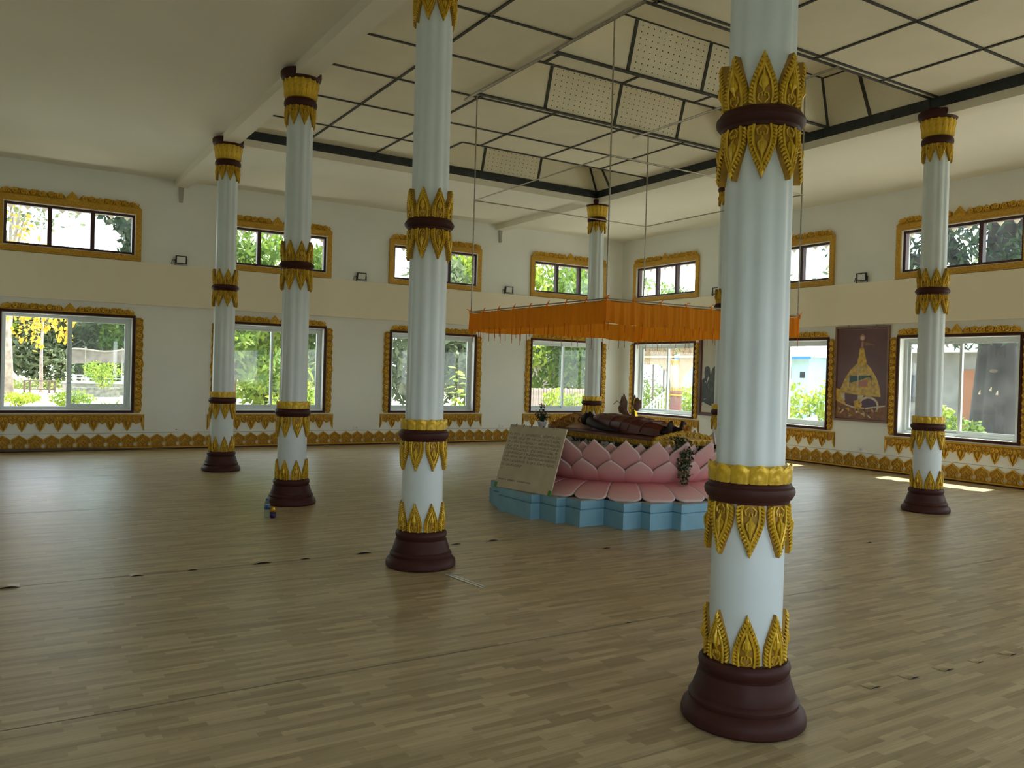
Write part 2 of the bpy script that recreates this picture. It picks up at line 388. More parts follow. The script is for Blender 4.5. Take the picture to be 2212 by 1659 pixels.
# ================================================================== THE ROOM
def wall_mesh(mb, length0, length1, ztop, opens, put):
    """boxes around the openings; opens: list of (c, hw, z0, z1); put(a0,a1,z0,z1) adds a box along the wall"""
    cols = {}
    for c, hw, z0, z1 in opens: cols.setdefault(round(c, 3), []).append((hw, z0, z1))
    a = length0
    for c in sorted(cols):
        hw = max(h for h, _, _ in cols[c])
        put(a, c-hw, -0.3, ztop)
        z = -0.3
        for h, z0, z1 in sorted(cols[c], key=lambda t: t[1]):
            if z0 > z: put(c-hw, c+hw, z, z0)
            if h < hw: put(c-hw, c-h, z0, z1); put(c+h, c+hw, z0, z1)
            z = z1
        put(c-hw, c+hw, z, ztop); a = c+hw
    put(a, length1, -0.3, ztop)
ZT = 6.3
def std(cs): return [(c, *LOW) for c in cs]+[(c, *UPP) for c in cs]
mb = MB(); wall_mesh(mb, -WT, RX+WT, ZT, std(LX), lambda a, b, z0, z1: mb.box(a, b, -WT, 0, z0, z1))
tag(mb.build('wall_left', M['wall']), 'pale painted wall on the left with two rows of windows', kind='structure')
mb = MB(); wall_mesh(mb, 0, RY, ZT, std(RYC), lambda a, b, z0, z1: mb.box(-WT, 0, a, b, z0, z1))
tag(mb.build('wall_right', M['wall']), 'pale painted wall on the right with pictures between its windows', kind='structure')
mb = MB(); wall_mesh(mb, -WT, RX+WT, ZT, BACK_OPEN, lambda a, b, z0, z1: mb.box(a, b, RY, RY+WT, z0, z1))
tag(mb.build('wall_back', M['wall']), 'wall behind the camera with window openings', kind='structure')
mb = MB(); wall_mesh(mb, 0, RY, ZT, [], lambda a, b, z0, z1: mb.box(RX, RX+WT, a, b, z0, z1))
tag(mb.build('wall_near', M['wall']), 'plain painted wall beside the camera', kind='structure')

# floor slab and printed vinyl sheets laid side by side
fl = MB().box(-WT, RX+WT, -WT, RY+WT, -0.3, -0.004).build('floor', M['concrete'])
tag(fl, 'wide hall floor covered with wood-strip patterned vinyl sheets', kind='structure')
seams = [0.02, 1.75, 3.9, 5.3, 6.9, 8.5, 10.22, 11.85, 12.89, 14.42, 16.2, RY-0.02]
for i in range(len(seams)-1):
    y0, y1 = seams[i], seams[i+1]
    h = 0.0 if i % 2 else -0.0012
    n = 60
    mb = MB()
    xs = [0.02+(RX-0.04)*k/n for k in range(n+1)]
    vs = []; fs = []
    for k, x in enumerate(xs):
        w0 = 0.004*math.sin(x*2.3+i)+0.003*math.sin(x*5.1+2*i); w1 = 0.004*math.sin(x*2.3+i+1)+0.003*math.sin(x*5.1+2*i+2)
        vs += [(x, y0+w0+0.002, h), (x, y1+w1-0.002, h)]
    for k in range(n): fs.append((2*k, 2*k+2, 2*k+3, 2*k+1))
    mb.add(vs, fs); sh = mb.build('vinyl_sheet', M['vinyl'], fl)
# lifted lips along the seams (dark gaps where the sheet edge curls)
lip = MB()
k = 8
top = [(-0.06+0.12*i/k, 0.0, 0.010*math.sin(PI*i/k)) for i in range(k+1)]
lip.add(top+[(x, -0.10, 0.0005) for x, y, z in top], [(i, i+1, k+2+i, k+1+i) for i in range(k)])
lipm = lip.mesh('lifted_edge', M['vinyl'], True)
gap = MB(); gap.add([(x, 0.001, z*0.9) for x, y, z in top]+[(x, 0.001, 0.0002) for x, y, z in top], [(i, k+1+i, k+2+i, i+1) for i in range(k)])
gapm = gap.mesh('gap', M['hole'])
for (x, y, s) in [(13.84, 10.25, 1.2), (13.0, 10.25, 0.8), (12.06, 10.24, 1.3), (11.69, 10.22, 0.7), (11.17, 10.225, 1.3), (10.62, 10.22, 0.8), (10.25, 10.21, 0.9), (9.84, 10.20, 1.0),
                  (9.05, 10.95, 0.9), (12.6, 10.24, 0.7), (9.98, 14.40, 0.7), (9.65, 14.41, 0.8), (9.35, 14.43, 0.8), (9.05, 14.44, 0.6), (8.73, 14.46, 0.7), (8.5, 14.46, 0.6), (9.0, 12.9, 0.9), (6.4, 11.86, 0.8), (10.4, 12.89, 0.5)]:
    e = link('lifted_edge', lipm, fl, (x, y, 0.0005), None, (s, s, s)); link('gap', gapm, e)

MB().tube([(10.9, 0.05, 0.004), (11.8, 0.07, 0.022), (12.6, 0.085, 0.030), (13.4, 0.10, 0.034), (14.6, 0.10, 0.028)], [0.006, 0.018, 0.026, 0.03, 0.024], 6).build('curled_edge', M['timber'], fl, True)
# ---- ceiling: flat outer ring, coffered centre with three recessed wells
ZR, ZC, ZW = 5.138, 5.26, 5.84
BX0, BX1 = CX0-0.125, CX1+0.125; BY0, BY1 = CYS[0]-0.125, CYS[3]+0.125
mb = MB()
for x0, x1, y0, y1 in [(-WT, RX+WT, -WT, BY0), (-WT, RX+WT, BY1, RY+WT), (-WT, BX0, BY0, BY1), (BX1, RX+WT, BY0, BY1)]:
    mb.box(x0, x1, y0, y1, ZR, ZR+0.05)
ceil = mb.build('ceiling', M['ceil'])
tag(ceil, 'cream ceiling, flat around the edge and coffered with dark battens in the middle', kind='structure')
ix0, ix1, iy0, iy1 = CX0+0.125, CX1-0.125, CYS[0]+0.125, CYS[3]-0.125
GX = [ix0, 4.95, 6.16, 7.37, 8.55, 9.72, ix1]
GY = [iy0, 4.90, 6.16, 7.38, 8.48, 9.65, 10.89, 12.04, 13.2, iy1]
WELLS = [(ix0, 7.70, iy0, 5.36), (ix0, 8.65, 7.50, 8.91), (ix0, 8.65, 9.25, 10.80)]
def inwell(x, y): return any(a < x < b and c < y < d for a, b, c, d in WELLS)
for i in range(len(GX)-1):
    for j in range(len(GY)-1):
        xs = sorted({GX[i], GX[i+1], *[v for w in WELLS for v in w[:2] if GX[i] < v < GX[i+1]]})
        ys = sorted({GY[j], GY[j+1], *[v for w in WELLS for v in w[2:] if GY[j] < v < GY[j+1]]})
        mb = MB()
        for a in range(len(xs)-1):
            for b in range(len(ys)-1):
                if not inwell((xs[a]+xs[a+1])/2, (ys[b]+ys[b+1])/2): mb.box(xs[a], xs[a+1], ys[b], ys[b+1], ZC, ZC+0.01)
        if mb.v: mb.build('ceiling_panel', M['panel'], ceil)
def batten(p, q, w=0.032, h=0.014, nrm=(0, 0, -1), name='batten', m='batten'):
    p, q, nrm = Vector(p), Vector(q), Vector(nrm).normalized()
    t = (q-p); L = t.length
    if L < 0.02: return
    t.normalize(); s = t.cross(nrm)
    MB().obox((p+q)/2+nrm*(h/2), t*(L/2), s*(w/2), nrm*(h/2)).build(name, M[m], ceil)
def cut(fix, lo, hi, axis):
    segs = [(lo, hi)]
    for a, b, c, d in WELLS:
        if axis == 'x' and c < fix < d: s0, s1 = a, b
        elif axis == 'y' and a < fix < b: s0, s1 = c, d
        else: continue
        segs = [t for (u, v) in segs for t in ((u, min(v, s0)), (max(u, s1), v)) if t[1]-t[0] > 0.03]
    return segs
for x in GX[1:-1]:
    for u, v in cut(x, iy0, iy1, 'y'): batten((x, u, ZC), (x, v, ZC))
for y in GY[1:-1]:
    for u, v in cut(y, ix0, ix1, 'x'): batten((u, y, ZC), (v, y, ZC))
dotm = MB(); dotm.lathe([(0.0065, 0), (0.0065, 0.003)], 6); dotm = dotm
for wi, (a, b, c, d) in enumerate(WELLS):
    dx, dy = 0.36, 0.16
    A, B, Cc, D = (a, c, ZC), (b, c, ZC), (b, d, ZC), (a, d, ZC)
    A2, B2, C2, D2 = (a+dx, c+dy, ZW), (b-dx, c+dy, ZW), (b-dx, d-dy, ZW), (a+dx, d-dy, ZW)
    for q in ((B, Cc, C2, B2), (Cc, D, D2, C2), (D, A, A2, D2), (A2, B2, C2, D2)):
        MB().add(q, [(0, 1, 2, 3)]).build('well_panel', M['panel'], ceil)
    # far slope in panels between bars, some of them perforated
    xs = [a+0.0] + [x for x in (5.16, 6.37, 7.58) if x < b-0.6] + [b]
    if wi == 0: xs = [a, 5.28, 6.49, b]
    nrm = Vector((0, ZW-ZC, -dy)).normalized()
    def P(x, t):
        x2 = x if a+dx < x < b-dx else (x+dx*t if x <= a+dx else x-dx*t)
        return Vector((x2, c+dy*t, ZC+(ZW-ZC)*t))
    perf = {0: [1], 1: [1, 2], 2: [1, 2]}[wi]
    for k in range(len(xs)-1):
        pn = MB().add([P(xs[k], 0), P(xs[k+1], 0), P(xs[k+1], 1), P(xs[k], 1)], [(0, 3, 2, 1)]).build('perforated_panel' if k in perf else 'well_panel', M['panel'], ceil)
        if k in perf:
            h = MB(); nc, nr = 12, 8
            for r in range(nr):
                for q in range(nc):
                    x = xs[k]+0.10+(xs[k+1]-xs[k]-0.2)*(q+0.5*(r % 2)*0)/(nc-1); t = 0.10+0.80*r/(nr-1)
                    p = P(x, t)+nrm*0.0012; s1 = Vector((1, 0, 0)); s2 = nrm.cross(s1)
                    rr = 0.0085
                    h.add([p+(s1*math.cos(z*PI/3)+s2*math.sin(z*PI/3))*rr for z in range(6)], [(0, 1, 2, 3, 4, 5)])
            tag(h.build('perforations', M['hole'], pn), kind='stuff')
        if k > 0: batten(P(xs[k], 0), P(xs[k], 1), 0.045, 0.012, nrm)
    batten(A, A2, 0.06, 0.015, (0.4, 0.9, -0.3)); batten(B, B2, 0.06, 0.015, (-0.4, 0.9, -0.3))
    batten(A2, B2, 0.03, 0.012); batten(A2, D2, 0.03, 0.012); batten(B2, C2, 0.03, 0.012); batten(D2, C2, 0.03, 0.012)
    batten((a, c+0.012, ZC), (b, c+0.012, ZC), 0.055, 0.02); batten((a, d, ZC), (b, d, ZC), 0.035, 0.014); batten((b, c, ZC), (b, d, ZC), 0.035, 0.014)
    if wi: # short bars on the slope over the right-hand fascia
        ns = Vector((ZW-ZC, 0, -dx)).normalized()
        ym = (c+d)/2; batten((a, ym-0.1, ZC), (a+dx, ym-0.06, ZW), 0.045, 0.012, ns)
    else:
        ns = Vector((ZW-ZC, 0, -dx)).normalized(); batten((a, c+0.42, ZC), (a+dx, c+0.42, ZW), 0.045, 0.012, ns)
# dark fascia boards round the centre
for x0, x1, y0, y1 in [(ix0, ix1, iy0-0.01, iy0+0.012), (ix0, ix1, iy1-0.012, iy1+0.01), (ix0-0.01, ix0+0.012, iy0, iy1), (ix1-0.012, ix1+0.01, iy0, iy1)]:
    mb = MB().box(x0, x1, y0, y1, 5.125, ZC)
    if x1-x0 > 1:
        for q in range(26): mb.box(x0+0.14+q*0.27, x0+0.165+q*0.27, y0-0.003, y1+0.003, 5.13, ZC-0.005)
    else:
        for q in range(38): mb.box(x0-0.003, x1+0.003, y0+0.14+q*0.27, y0+0.165+q*0.27, 5.13, ZC-0.005)
    mb.build('fascia_board', M['fascia'], ceil)

# white beams
tn = [0]
def trim(mb, m, label):
    tn[0] += 1
    return tag(mb.build('trim_%d' % tn[0], m), label, kind='structure')
ZB = 5.015
for x, lab, brk in ((CX1, 'white ceiling beam over the nearer row of columns', 10.91), (CX0, 'white ceiling beam over the farther row of columns', 3.75)):
    b = trim(MB().box(x-0.125, x+0.125, 0, RY, ZB, ZC+0.05), M['ceil'], lab)
    MB().plate([(x-0.03, 4.73), (x+0.03, 4.73), (x+0.045, ZB), (x-0.045, ZB)], 0.0, 0.035).build('bracket', M['concrete'], b)
trim(MB().box(CX0+0.125, CX1-0.125, CYS[0]-0.125, CYS[0]+0.125, ZB, ZC+0.05), M['ceil'], 'white ceiling edge beam parallel to the left wall')
trim(MB().box(CX0+0.125, CX1-0.125, CYS[3]-0.125, CYS[3]+0.125, ZB, ZC+0.05), M['ceil'], 'white ceiling edge beam on the camera side')
# projecting cream band between the two window rows
trim(MB().box(0.0, RX, 0, 0.09, 2.725, 3.515), M['band'], 'cream projecting band between window rows of the left wall')
trim(MB().box(0, 0.09, 0.09, RY, 2.725, 3.515), M['band'], 'cream projecting band between window rows of the right wall')
# thin dado line
trim(MB().box(0.02, RX, 0, 0.005, 0.312, 0.320), M['concrete'], 'thin dado line low on the left wall')
trim(MB().box(0, 0.005, 0.02, RY, 0.312, 0.320), M['concrete'], 'thin dado line low on the right wall')
# roof and eaves
mb = MB().box(-WT, RX+WT, -WT, RY+WT, ZT, ZT+0.15)
trim(mb, M['roofm'], 'roof slab over the hall')
def eave(p, q, out, lab, zt):   # wall-line end points and outward direction
    p, q, out = Vector(p), Vector(q), Vector(out); t = (q-p).normalized()
    ov = 2.05
    mb = MB(); a0 = p+Vector((0, 0, 5.35)); a1 = q+Vector((0, 0, 5.35)); b0 = p-t*0+out*ov+Vector((0, 0, 4.9)); b1 = q+out*ov+Vector((0, 0, 4.9))
    u = Vector((0, 0, 0.06)); mb.add([a0, a1, b1, b0, a0+u, a1+u, b1+u, b0+u], [(0, 3, 2, 1), (4, 5, 6, 7), (0, 1, 5, 4), (1, 2, 6, 5), (2, 3, 7, 6), (3, 0, 4, 7)])
    e = trim(mb, M['roofm'], lab)
    L = (q-p).length; n = int(L/0.3)
    top = [(-L/2, 0.30), ]; poly = [(L/2, 0.32), (-L/2, 0.32)]
    for i in range(n):
        s = -L/2+L*i/n; w = L/n
        poly += [(s, 0.14), (s+w*0.15, 0.145), (s+w*0.30, 0.07), (s+w*0.5, 0.0), (s+w*0.70, 0.07), (s+w*0.85, 0.145)]
    poly.append((L/2, 0.14))
    vb = MB().plate(poly, -0.01, 0.01).build('scalloped_board', M['eave'], e)
    mid = (p+q)/2+out*(ov-0.02)
    vb.matrix_world = Matrix(((t.x, -out.x, 0, mid.x), (t.y, -out.y, 0, mid.y), (0, 0, 1, zt), (0, 0, 0, 1)))
eave((-2.2, -WT, 0), (RX+2.2, -WT, 0), (0, -1, 0), 'eave with scalloped valance outside the left wall', 4.615)
eave((-WT, -2.2, 0), (-WT, RY+2.2, 0), (-1, 0, 0), 'eave with scalloped valance outside the right wall', 4.685)

# ---- carved baseboards: one gold tile after another
W_ = 0.252
def tile_mesh():
    mb = MB(); w = W_/2-0.001; mb.extra = [M['groove_shade']]; mb.k = 1
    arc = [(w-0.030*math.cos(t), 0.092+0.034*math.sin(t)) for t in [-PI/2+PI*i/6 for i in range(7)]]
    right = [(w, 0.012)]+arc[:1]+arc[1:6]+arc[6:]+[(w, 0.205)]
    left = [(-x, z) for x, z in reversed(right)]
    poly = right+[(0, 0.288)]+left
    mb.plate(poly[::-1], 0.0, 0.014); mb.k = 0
    y = 0.022
    mb.tube([(-w+0.004, y, 0.196), (0, y, 0.276), (w-0.004, y, 0.196)], 0.011, 5)
    mb.tube([(-w, y, 0.023), (w, y, 0.023)], 0.011, 4)
    for sg in (-1, 1):
        mb.tube([(sg*(w-0.040*math.cos(t)), y, 0.092+0.042*math.sin(t)) for t in [-PI/2+PI*i/6 for i in range(7)]], 0.009, 4)
        mb.tube([(sg*w, y, 0.135), (sg*(w-0.006), y, 0.20)], 0.009, 4)
        spiral(mb, sg*0.032, 0.075, y, 0.026, 1.3, PI/2, -sg, 0.007, 4, 9)
        mb.tube([(sg*0.062, y, 0.125), (sg*0.03, y, 0.165), (0, y, 0.225)], 0.006, 4)
        mb.tube([(sg*0.075, y, 0.155), (sg*0.045, y, 0.195), (sg*0.01, y, 0.245)], 0.005, 4)
    mb.tube([(0, y, 0.10), (0.026, y, 0.145), (0, y, 0.195), (-0.026, y, 0.145), (0, y, 0.10)], 0.006, 4)
    return mb.mesh('carved_tile', M['gold2'], False)
tile = tile_mesh()
for nm, horiz, L, lab in (('baseboard_left', True, RX, 'gold carved baseboard of pointed tiles along the left wall'), ('baseboard_right', False, 11.6, 'gold carved baseboard of pointed tiles along the right wall')):
    mb = MB().box(0.03, L, 0.0, 0.018, 0.0, 0.02) if horiz else MB().box(0.0, 0.018, 0.03, L, 0.0, 0.02)
    bb = tag(mb.build(nm, M['maroon']), lab, kind='structure')
    for i in range(int((L-0.03)/W_)):
        s = 0.03+W_*(i+0.5)
        link('carved_tile', tile, bb, (s, 0.001, 0.012) if horiz else (0.001, s, 0.012), None if horiz else (0, 0, -PI/2))

# ================================================================== WINDOWS
def crest_mesh():
    mb = MB(); H = 1.09; mb.extra = [M['groove_shade']]
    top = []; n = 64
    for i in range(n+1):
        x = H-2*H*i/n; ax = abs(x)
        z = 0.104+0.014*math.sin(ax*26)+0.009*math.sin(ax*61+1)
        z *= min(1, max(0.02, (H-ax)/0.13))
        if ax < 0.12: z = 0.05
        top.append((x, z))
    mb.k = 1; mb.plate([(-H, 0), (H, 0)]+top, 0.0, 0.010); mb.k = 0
    mb.tube([(x, 0.012, max(0.006, z-0.004)) for x, z in top if x > 0.11], 0.008, 4); mb.tube([(x, 0.012, max(0.006, z-0.004)) for x, z in top if x < -0.11], 0.008, 4)
    mb.plate([(-0.105, 0.0), (0.105, 0.0), (0.10, 0.055), (0.055, 0.105), (0.0, 0.168), (-0.055, 0.105), (-0.10, 0.055)], 0.0, 0.030)
    mb.tube([(-0.085, 0.036, 0.012), (-0.075, 0.036, 0.06), (0, 0.036, 0.15), (0.075, 0.036, 0.06), (0.085, 0.036, 0.012)], 0.010, 4)
    mb.tube([(-0.035, 0.036, 0.012), (-0.025, 0.036, 0.06), (0, 0.036, 0.095), (0.025, 0.036, 0.06), (0.035, 0.036, 0.012)], 0.008, 4)
    mb.tube([(-H, 0.014, 0.010), (-0.1, 0.014, 0.010)], 0.012, 4); mb.tube([(0.1, 0.014, 0.010), (H, 0.014, 0.010)], 0.012, 4)
    for sg in (-1, 1):
        k = 0; x = 0.195
        while x < 0.99:
            up = k % 2
            spiral(mb, sg*x, 0.070 if up else 0.058, 0.030, 0.048, 1.45, (PI*0.2 if up else -PI*0.8), sg*(1 if up else -1), 0.0135, 5, 12)
            mb.tube([(sg*(x+0.045), 0.020, 0.016 if up else 0.10), (sg*(x+0.074), 0.040, 0.055), (sg*(x+0.055), 0.020, 0.108 if up else 0.03)], [0.006, 0.013, 0.004], 4)
            mb.tube([(sg*(x-0.05), 0.018, 0.09), (sg*(x-0.03), 0.034, 0.112), (sg*(x+0.0), 0.018, 0.118)], [0.004, 0.010, 0.004], 4)
            x += 0.132; k += 1
        mb.tube([(sg*0.94, 0.02, 0.095), (sg*1.02, 0.036, 0.055), (sg*1.085, 0.014, 0.010)], [0.008, 0.015, 0.005], 4)
        mb.tube([(sg*0.95, 0.02, 0.04), (sg*1.0, 0.034, 0.03), (sg*1.06, 0.014, 0.02)], [0.006, 0.011, 0.004], 4)
    return mb.mesh('crest', M['gold2'])
def strip_mesh(sg):
    mb = MB(); h0, h1 = 0.69, 2.475; n = 46; mb.extra = [M['groove_shade']]
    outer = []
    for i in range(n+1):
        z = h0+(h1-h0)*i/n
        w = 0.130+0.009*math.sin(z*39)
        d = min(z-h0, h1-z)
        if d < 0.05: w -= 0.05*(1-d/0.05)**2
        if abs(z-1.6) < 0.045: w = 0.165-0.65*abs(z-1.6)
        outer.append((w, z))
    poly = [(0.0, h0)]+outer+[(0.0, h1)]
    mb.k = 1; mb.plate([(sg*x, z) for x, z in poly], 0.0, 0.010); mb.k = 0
    mb.tube([(sg*(x-0.004), 0.012, z) for x, z in outer], 0.008, 4)
    mb.tube([(sg*0.145, 0.016, 1.6), (sg*0.075, 0.034, 1.668), (sg*0.018, 0.022, 1.6), (sg*0.075, 0.034, 1.532), (sg*0.145, 0.016, 1.6)], 0.011, 4)
    mb.ball((sg*0.08, 0.02, 1.6), 0.035, 8, 5, (1, 0.6, 1))
    k = 0
    for z in [h0+0.085+0.120*i for i in range(7)]+[h1-0.085-0.120*i for i in range(7)]:
        up = k % 2
        spiral(mb, sg*0.072, z, 0.030, 0.046, 1.4, PI/2 if up else -PI/2, sg*(1 if up else -1), 0.0135, 5, 12)
        mb.tube([(sg*0.018, 0.014, z-0.045), (sg*0.016, 0.036, z), (sg*0.03, 0.014, z+0.055)], [0.004, 0.012, 0.004], 4)
        mb.tube([(sg*0.122, 0.014, z+0.02), (sg*0.118, 0.034, z+0.055), (sg*0.075, 0.016, z+0.066)], [0.004, 0.011, 0.004], 4)
        k += 1
    return mb.mesh('side_carving', M['gold2'])
def valance_mesh():
    mb = MB(); H = 1.285; w = 0.284; tips = [-0.994+w*i for i in range(8)]; mb.extra = [M['groove_shade']]
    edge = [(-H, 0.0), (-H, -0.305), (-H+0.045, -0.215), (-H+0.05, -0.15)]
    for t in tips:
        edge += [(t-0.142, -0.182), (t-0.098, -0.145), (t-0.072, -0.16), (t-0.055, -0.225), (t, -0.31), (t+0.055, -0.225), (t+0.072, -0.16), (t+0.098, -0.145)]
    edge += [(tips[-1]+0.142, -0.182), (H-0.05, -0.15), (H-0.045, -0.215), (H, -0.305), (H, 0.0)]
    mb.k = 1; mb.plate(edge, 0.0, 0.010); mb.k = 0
    mb.tube([(x, 0.012, z) for x, z in edge[1:-1]], 0.007, 4)
    mb.tube([(-H, 0.014, -0.012), (H, 0.014, -0.012)], 0.013, 4)
    for t in tips:
        for s in (-1, 1):
            spiral(mb, t+s*0.040, -0.082, 0.028, 0.036, 1.35, PI/2, s, 0.011, 4, 10)
            spiral(mb, t+s*0.106, -0.062, 0.024, 0.030, 1.25, -PI/2, -s, 0.010, 4, 9)
            mb.tube([(t+s*0.062, 0.018, -0.15), (t+s*0.042, 0.032, -0.225), (t, 0.014, -0.302)], [0.008, 0.011, 0.004], 4)
            mb.tube([(t+s*0.095, 0.016, -0.105), (t+s*0.122, 0.032, -0.135), (t+s*0.142, 0.012, -0.178)], [0.006, 0.012, 0.004], 4)
            mb.tube([(t+s*0.07, 0.016, -0.115), (t+s*0.062, 0.030, -0.14), (t+s*0.075, 0.014, -0.16)], [0.005, 0.010, 0.004], 4)
        mb.tube([(t, 0.014, -0.115), (t, 0.036, -0.175), (t, 0.014, -0.245)], [0.004, 0.022, 0.004], 6)
    for x in (-H+0.03, H-0.03): mb.tube([(x, 0.014, -0.06), (x, 0.032, -0.15), (x*1.01, 0.014, -0.27)], [0.012, 0.016, 0.004], 4)
    return mb.mesh('valance', M['gold2'])
CREST, STRIP_L, STRIP_R, VAL = crest_mesh(), strip_mesh(-1), strip_mesh(1), valance_mesh()
def ring(mb, ho, zo0, zo1, hi, zi0, zi1, y0, y1):
    mb.box(-ho, -hi, y0, y1, zo0, zo1); mb.box(hi, ho, y0, y1, zo0, zo1)
    mb.box(-hi, hi, y0, y1, zi1, zo1); mb.box(-hi, hi, y0, y1, zo0, zi0); return mb
BORDER = ring(MB(), 1.095, 0.69, 2.51, 1.05, 0.735, 2.465, 0.0, 0.022).mesh('border', M['maroon'])
REVEAL = ring(MB(), 1.052, 0.728, 2.462, 1.040, 0.745, 2.448, -0.215, 0.004).mesh('reveal', M['white'])
OUTERF = ring(MB(), 1.040, 0.745, 2.448, 0.985, 0.80, 2.395, -0.205, -0.135).mesh('window_frame', M['alu'])
def sash(w, h0, h1): return ring(MB(), w/2, h0, h1, w/2-0.045, h0+0.05, h1-0.045, -0.014, 0.014).mesh('sash', M['alu'])
SASH = sash(1.0, 0.80, 2.395)
PANE = MB().box(-0.456, 0.456, -0.002, 0.002, 0.85, 2.35).mesh('pane', M['glass'])
UGOLD = ring(MB(), 1.16, 3.53, 4.51, 1.06, 3.635, 4.40, 0.0, 0.05).box(-1.13, 1.13, 0.05, 0.062, 4.43, 4.48).box(-1.13, 1.13, 0.05, 0.062, 3.56, 3.60).mesh('gold_frame', M['speckle'])
UREV = ring(MB(), 1.062, 3.632, 4.402, 1.050, 3.645, 4.39, -0.215, 0.03).mesh('reveal', M['white'])
UFR = ring(MB(), 1.050, 3.645, 4.39, 1.005, 3.69, 4.345, -0.12, -0.02).mesh('window_frame', M['wframe'])
UMUL = MB().box(-0.035, 0.035, -0.12, -0.02, 3.69, 4.345).mesh('mullion', M['wframe'])
UPANE = MB().box(-0.315, 0.315, -0.002, 0.002, 3.69, 4.345).mesh('pane', M['glass'])
wi = [0]
def low_window(loc, rotz, label, slid=False, crest=True):
    wi[0] += 1
    w = empty('window_%d' % wi[0], loc, rotz); tag(w, label, kind='structure')
    link('border', BORDER, w); link('reveal', REVEAL, w); link('window_frame', OUTERF, w)
    xs = (-0.48, -0.515) if slid else (-0.48, 0.48)
    for k, x in enumerate(xs):
        s = link('sash', SASH, w, (x, -0.155 if k == 0 else -0.19, 0)); link('pane', PANE, s)
    link('crest', CREST, w, (0, 0, 2.51)); link('side_carving', STRIP_L, w, (-1.10, 0, 0)); link('side_carving', STRIP_R, w, (1.10, 0, 0))
    link('valance', VAL, w, (0, 0, 0.665))
def up_window(loc, rotz, label):
    wi[0] += 1
    w = empty('window_%d' % wi[0], loc, rotz); tag(w, label, kind='structure')
    g = link('gold_frame', UGOLD, w); link('reveal', UREV, w); link('window_frame', UFR, w)
    for x in (-0.345, 0.345): link('mullion', UMUL, w, (x, 0, 0))
    for x in (-0.67, 0, 0.67): link('pane', UPANE, w, (x, -0.07, 0))
    link('crest', CREST, w, (0, 0.02, 4.51), None, (1.045, 1, 1))
names = ['nearest the hall corner', 'second from the hall corner', 'third from the hall corner', 'at the left edge of the photo']
for i, x in enumerate(LX):
    low_window((x, 0, 0), 0, 'lower gold-carved sliding window on the left wall, '+names[i], slid=(i == 3))
    up_window((x, 0, 0), 0, 'upper gold-framed window on the left wall, '+names[i])
rnames = ['nearest the hall corner', 'second from the hall corner', 'at the right edge of the photo']
for i, y in enumerate(RYC[:3]):
    low_window((0, y, 0), -PI/2, 'lower gold-carved sliding window on the right wall, '+rnames[i])
    up_window((0, y, 0), -PI/2, 'upper gold-framed window on the right wall, '+rnames[i])

# ================================================================== COLUMNS
def leaf_mesh(R0, h, w, down, flare):
    """carved pointed leaf wrapped on a cylinder of radius R0: back plate, serrated rim, inner ribs, bud and scrolls"""
    mb = MB(); mb.extra = [M['groove_shade']]; mb.k = 1
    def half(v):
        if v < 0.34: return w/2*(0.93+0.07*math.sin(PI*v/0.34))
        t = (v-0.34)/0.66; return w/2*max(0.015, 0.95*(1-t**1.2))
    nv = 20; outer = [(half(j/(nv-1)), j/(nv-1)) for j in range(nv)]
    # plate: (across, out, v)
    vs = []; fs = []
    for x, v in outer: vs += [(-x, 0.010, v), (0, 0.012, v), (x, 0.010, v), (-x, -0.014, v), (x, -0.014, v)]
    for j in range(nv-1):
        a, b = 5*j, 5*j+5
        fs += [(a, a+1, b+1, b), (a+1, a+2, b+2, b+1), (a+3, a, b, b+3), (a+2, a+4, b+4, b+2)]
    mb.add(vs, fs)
    mb.k = 0
    T = []      # tubes given in (x, out, v*h)
    for s in (-1, 1):
        for j in range(13):   # feathered rim
            v0 = 0.02+j*0.068; v1 = v0+0.085
            T.append(([(s*(half(v0)-0.020), 0.014, v0*h), (s*(half(v1)-0.008), 0.022, (v0+0.03)*h), (s*(half(min(1, v1)) - 0.001), 0.011, v1*h)], [0.004, 0.0075, 0.0025]))
        T.append(([(s*max(0.001, half(v)-0.024), 0.019, v*h) for v in (0.0, 0.12, 0.25, 0.38, 0.52, 0.64, 0.74)]+[(0, 0.02, 0.83*h)], 0.0058))
        T.append(([(s*0.006, 0.014, 0.03*h), (s*0.022, 0.018, 0.10*h), (s*0.018, 0.018, 0.19*h), (s*0.006, 0.018, 0.21*h), (s*0.005, 0.016, 0.15*h)], 0.0042))
        T.append(([(s*0.004, 0.016, 0.30*h), (s*0.014, 0.020, 0.36*h), (s*0.010, 0.020, 0.46*h), (s*0.002, 0.014, 0.56*h)], [0.004, 0.007, 0.0065, 0.003]))
    T.append(([(0, 0.014, 0.22*h), (0, 0.028, 0.38*h), (0, 0.026, 0.48*h), (0, 0.016, 0.70*h)], [0.003, 0.009, 0.008, 0.002]))
    T.append(([(0, 0.016, 0.82*h), (0, 0.019, 0.90*h), (0, 0.012, 0.99*h)], [0.004, 0.007, 0.002]))
    for pts, r in T: mb.tube(pts, r, 5)
    npl = 5*nv; out = []
    for k, (x, o, z) in enumerate(mb.v):
        v = z if k < npl else z/h
        a = x/R0; r = R0+o+flare*v if o > -0.01 else R0+o
        zz = (-v if down else v)*h
        out.append((r*math.cos(a), r*math.sin(a), zz))
    mb.v = out
    return mb.mesh('leaf', M['gold'], False)
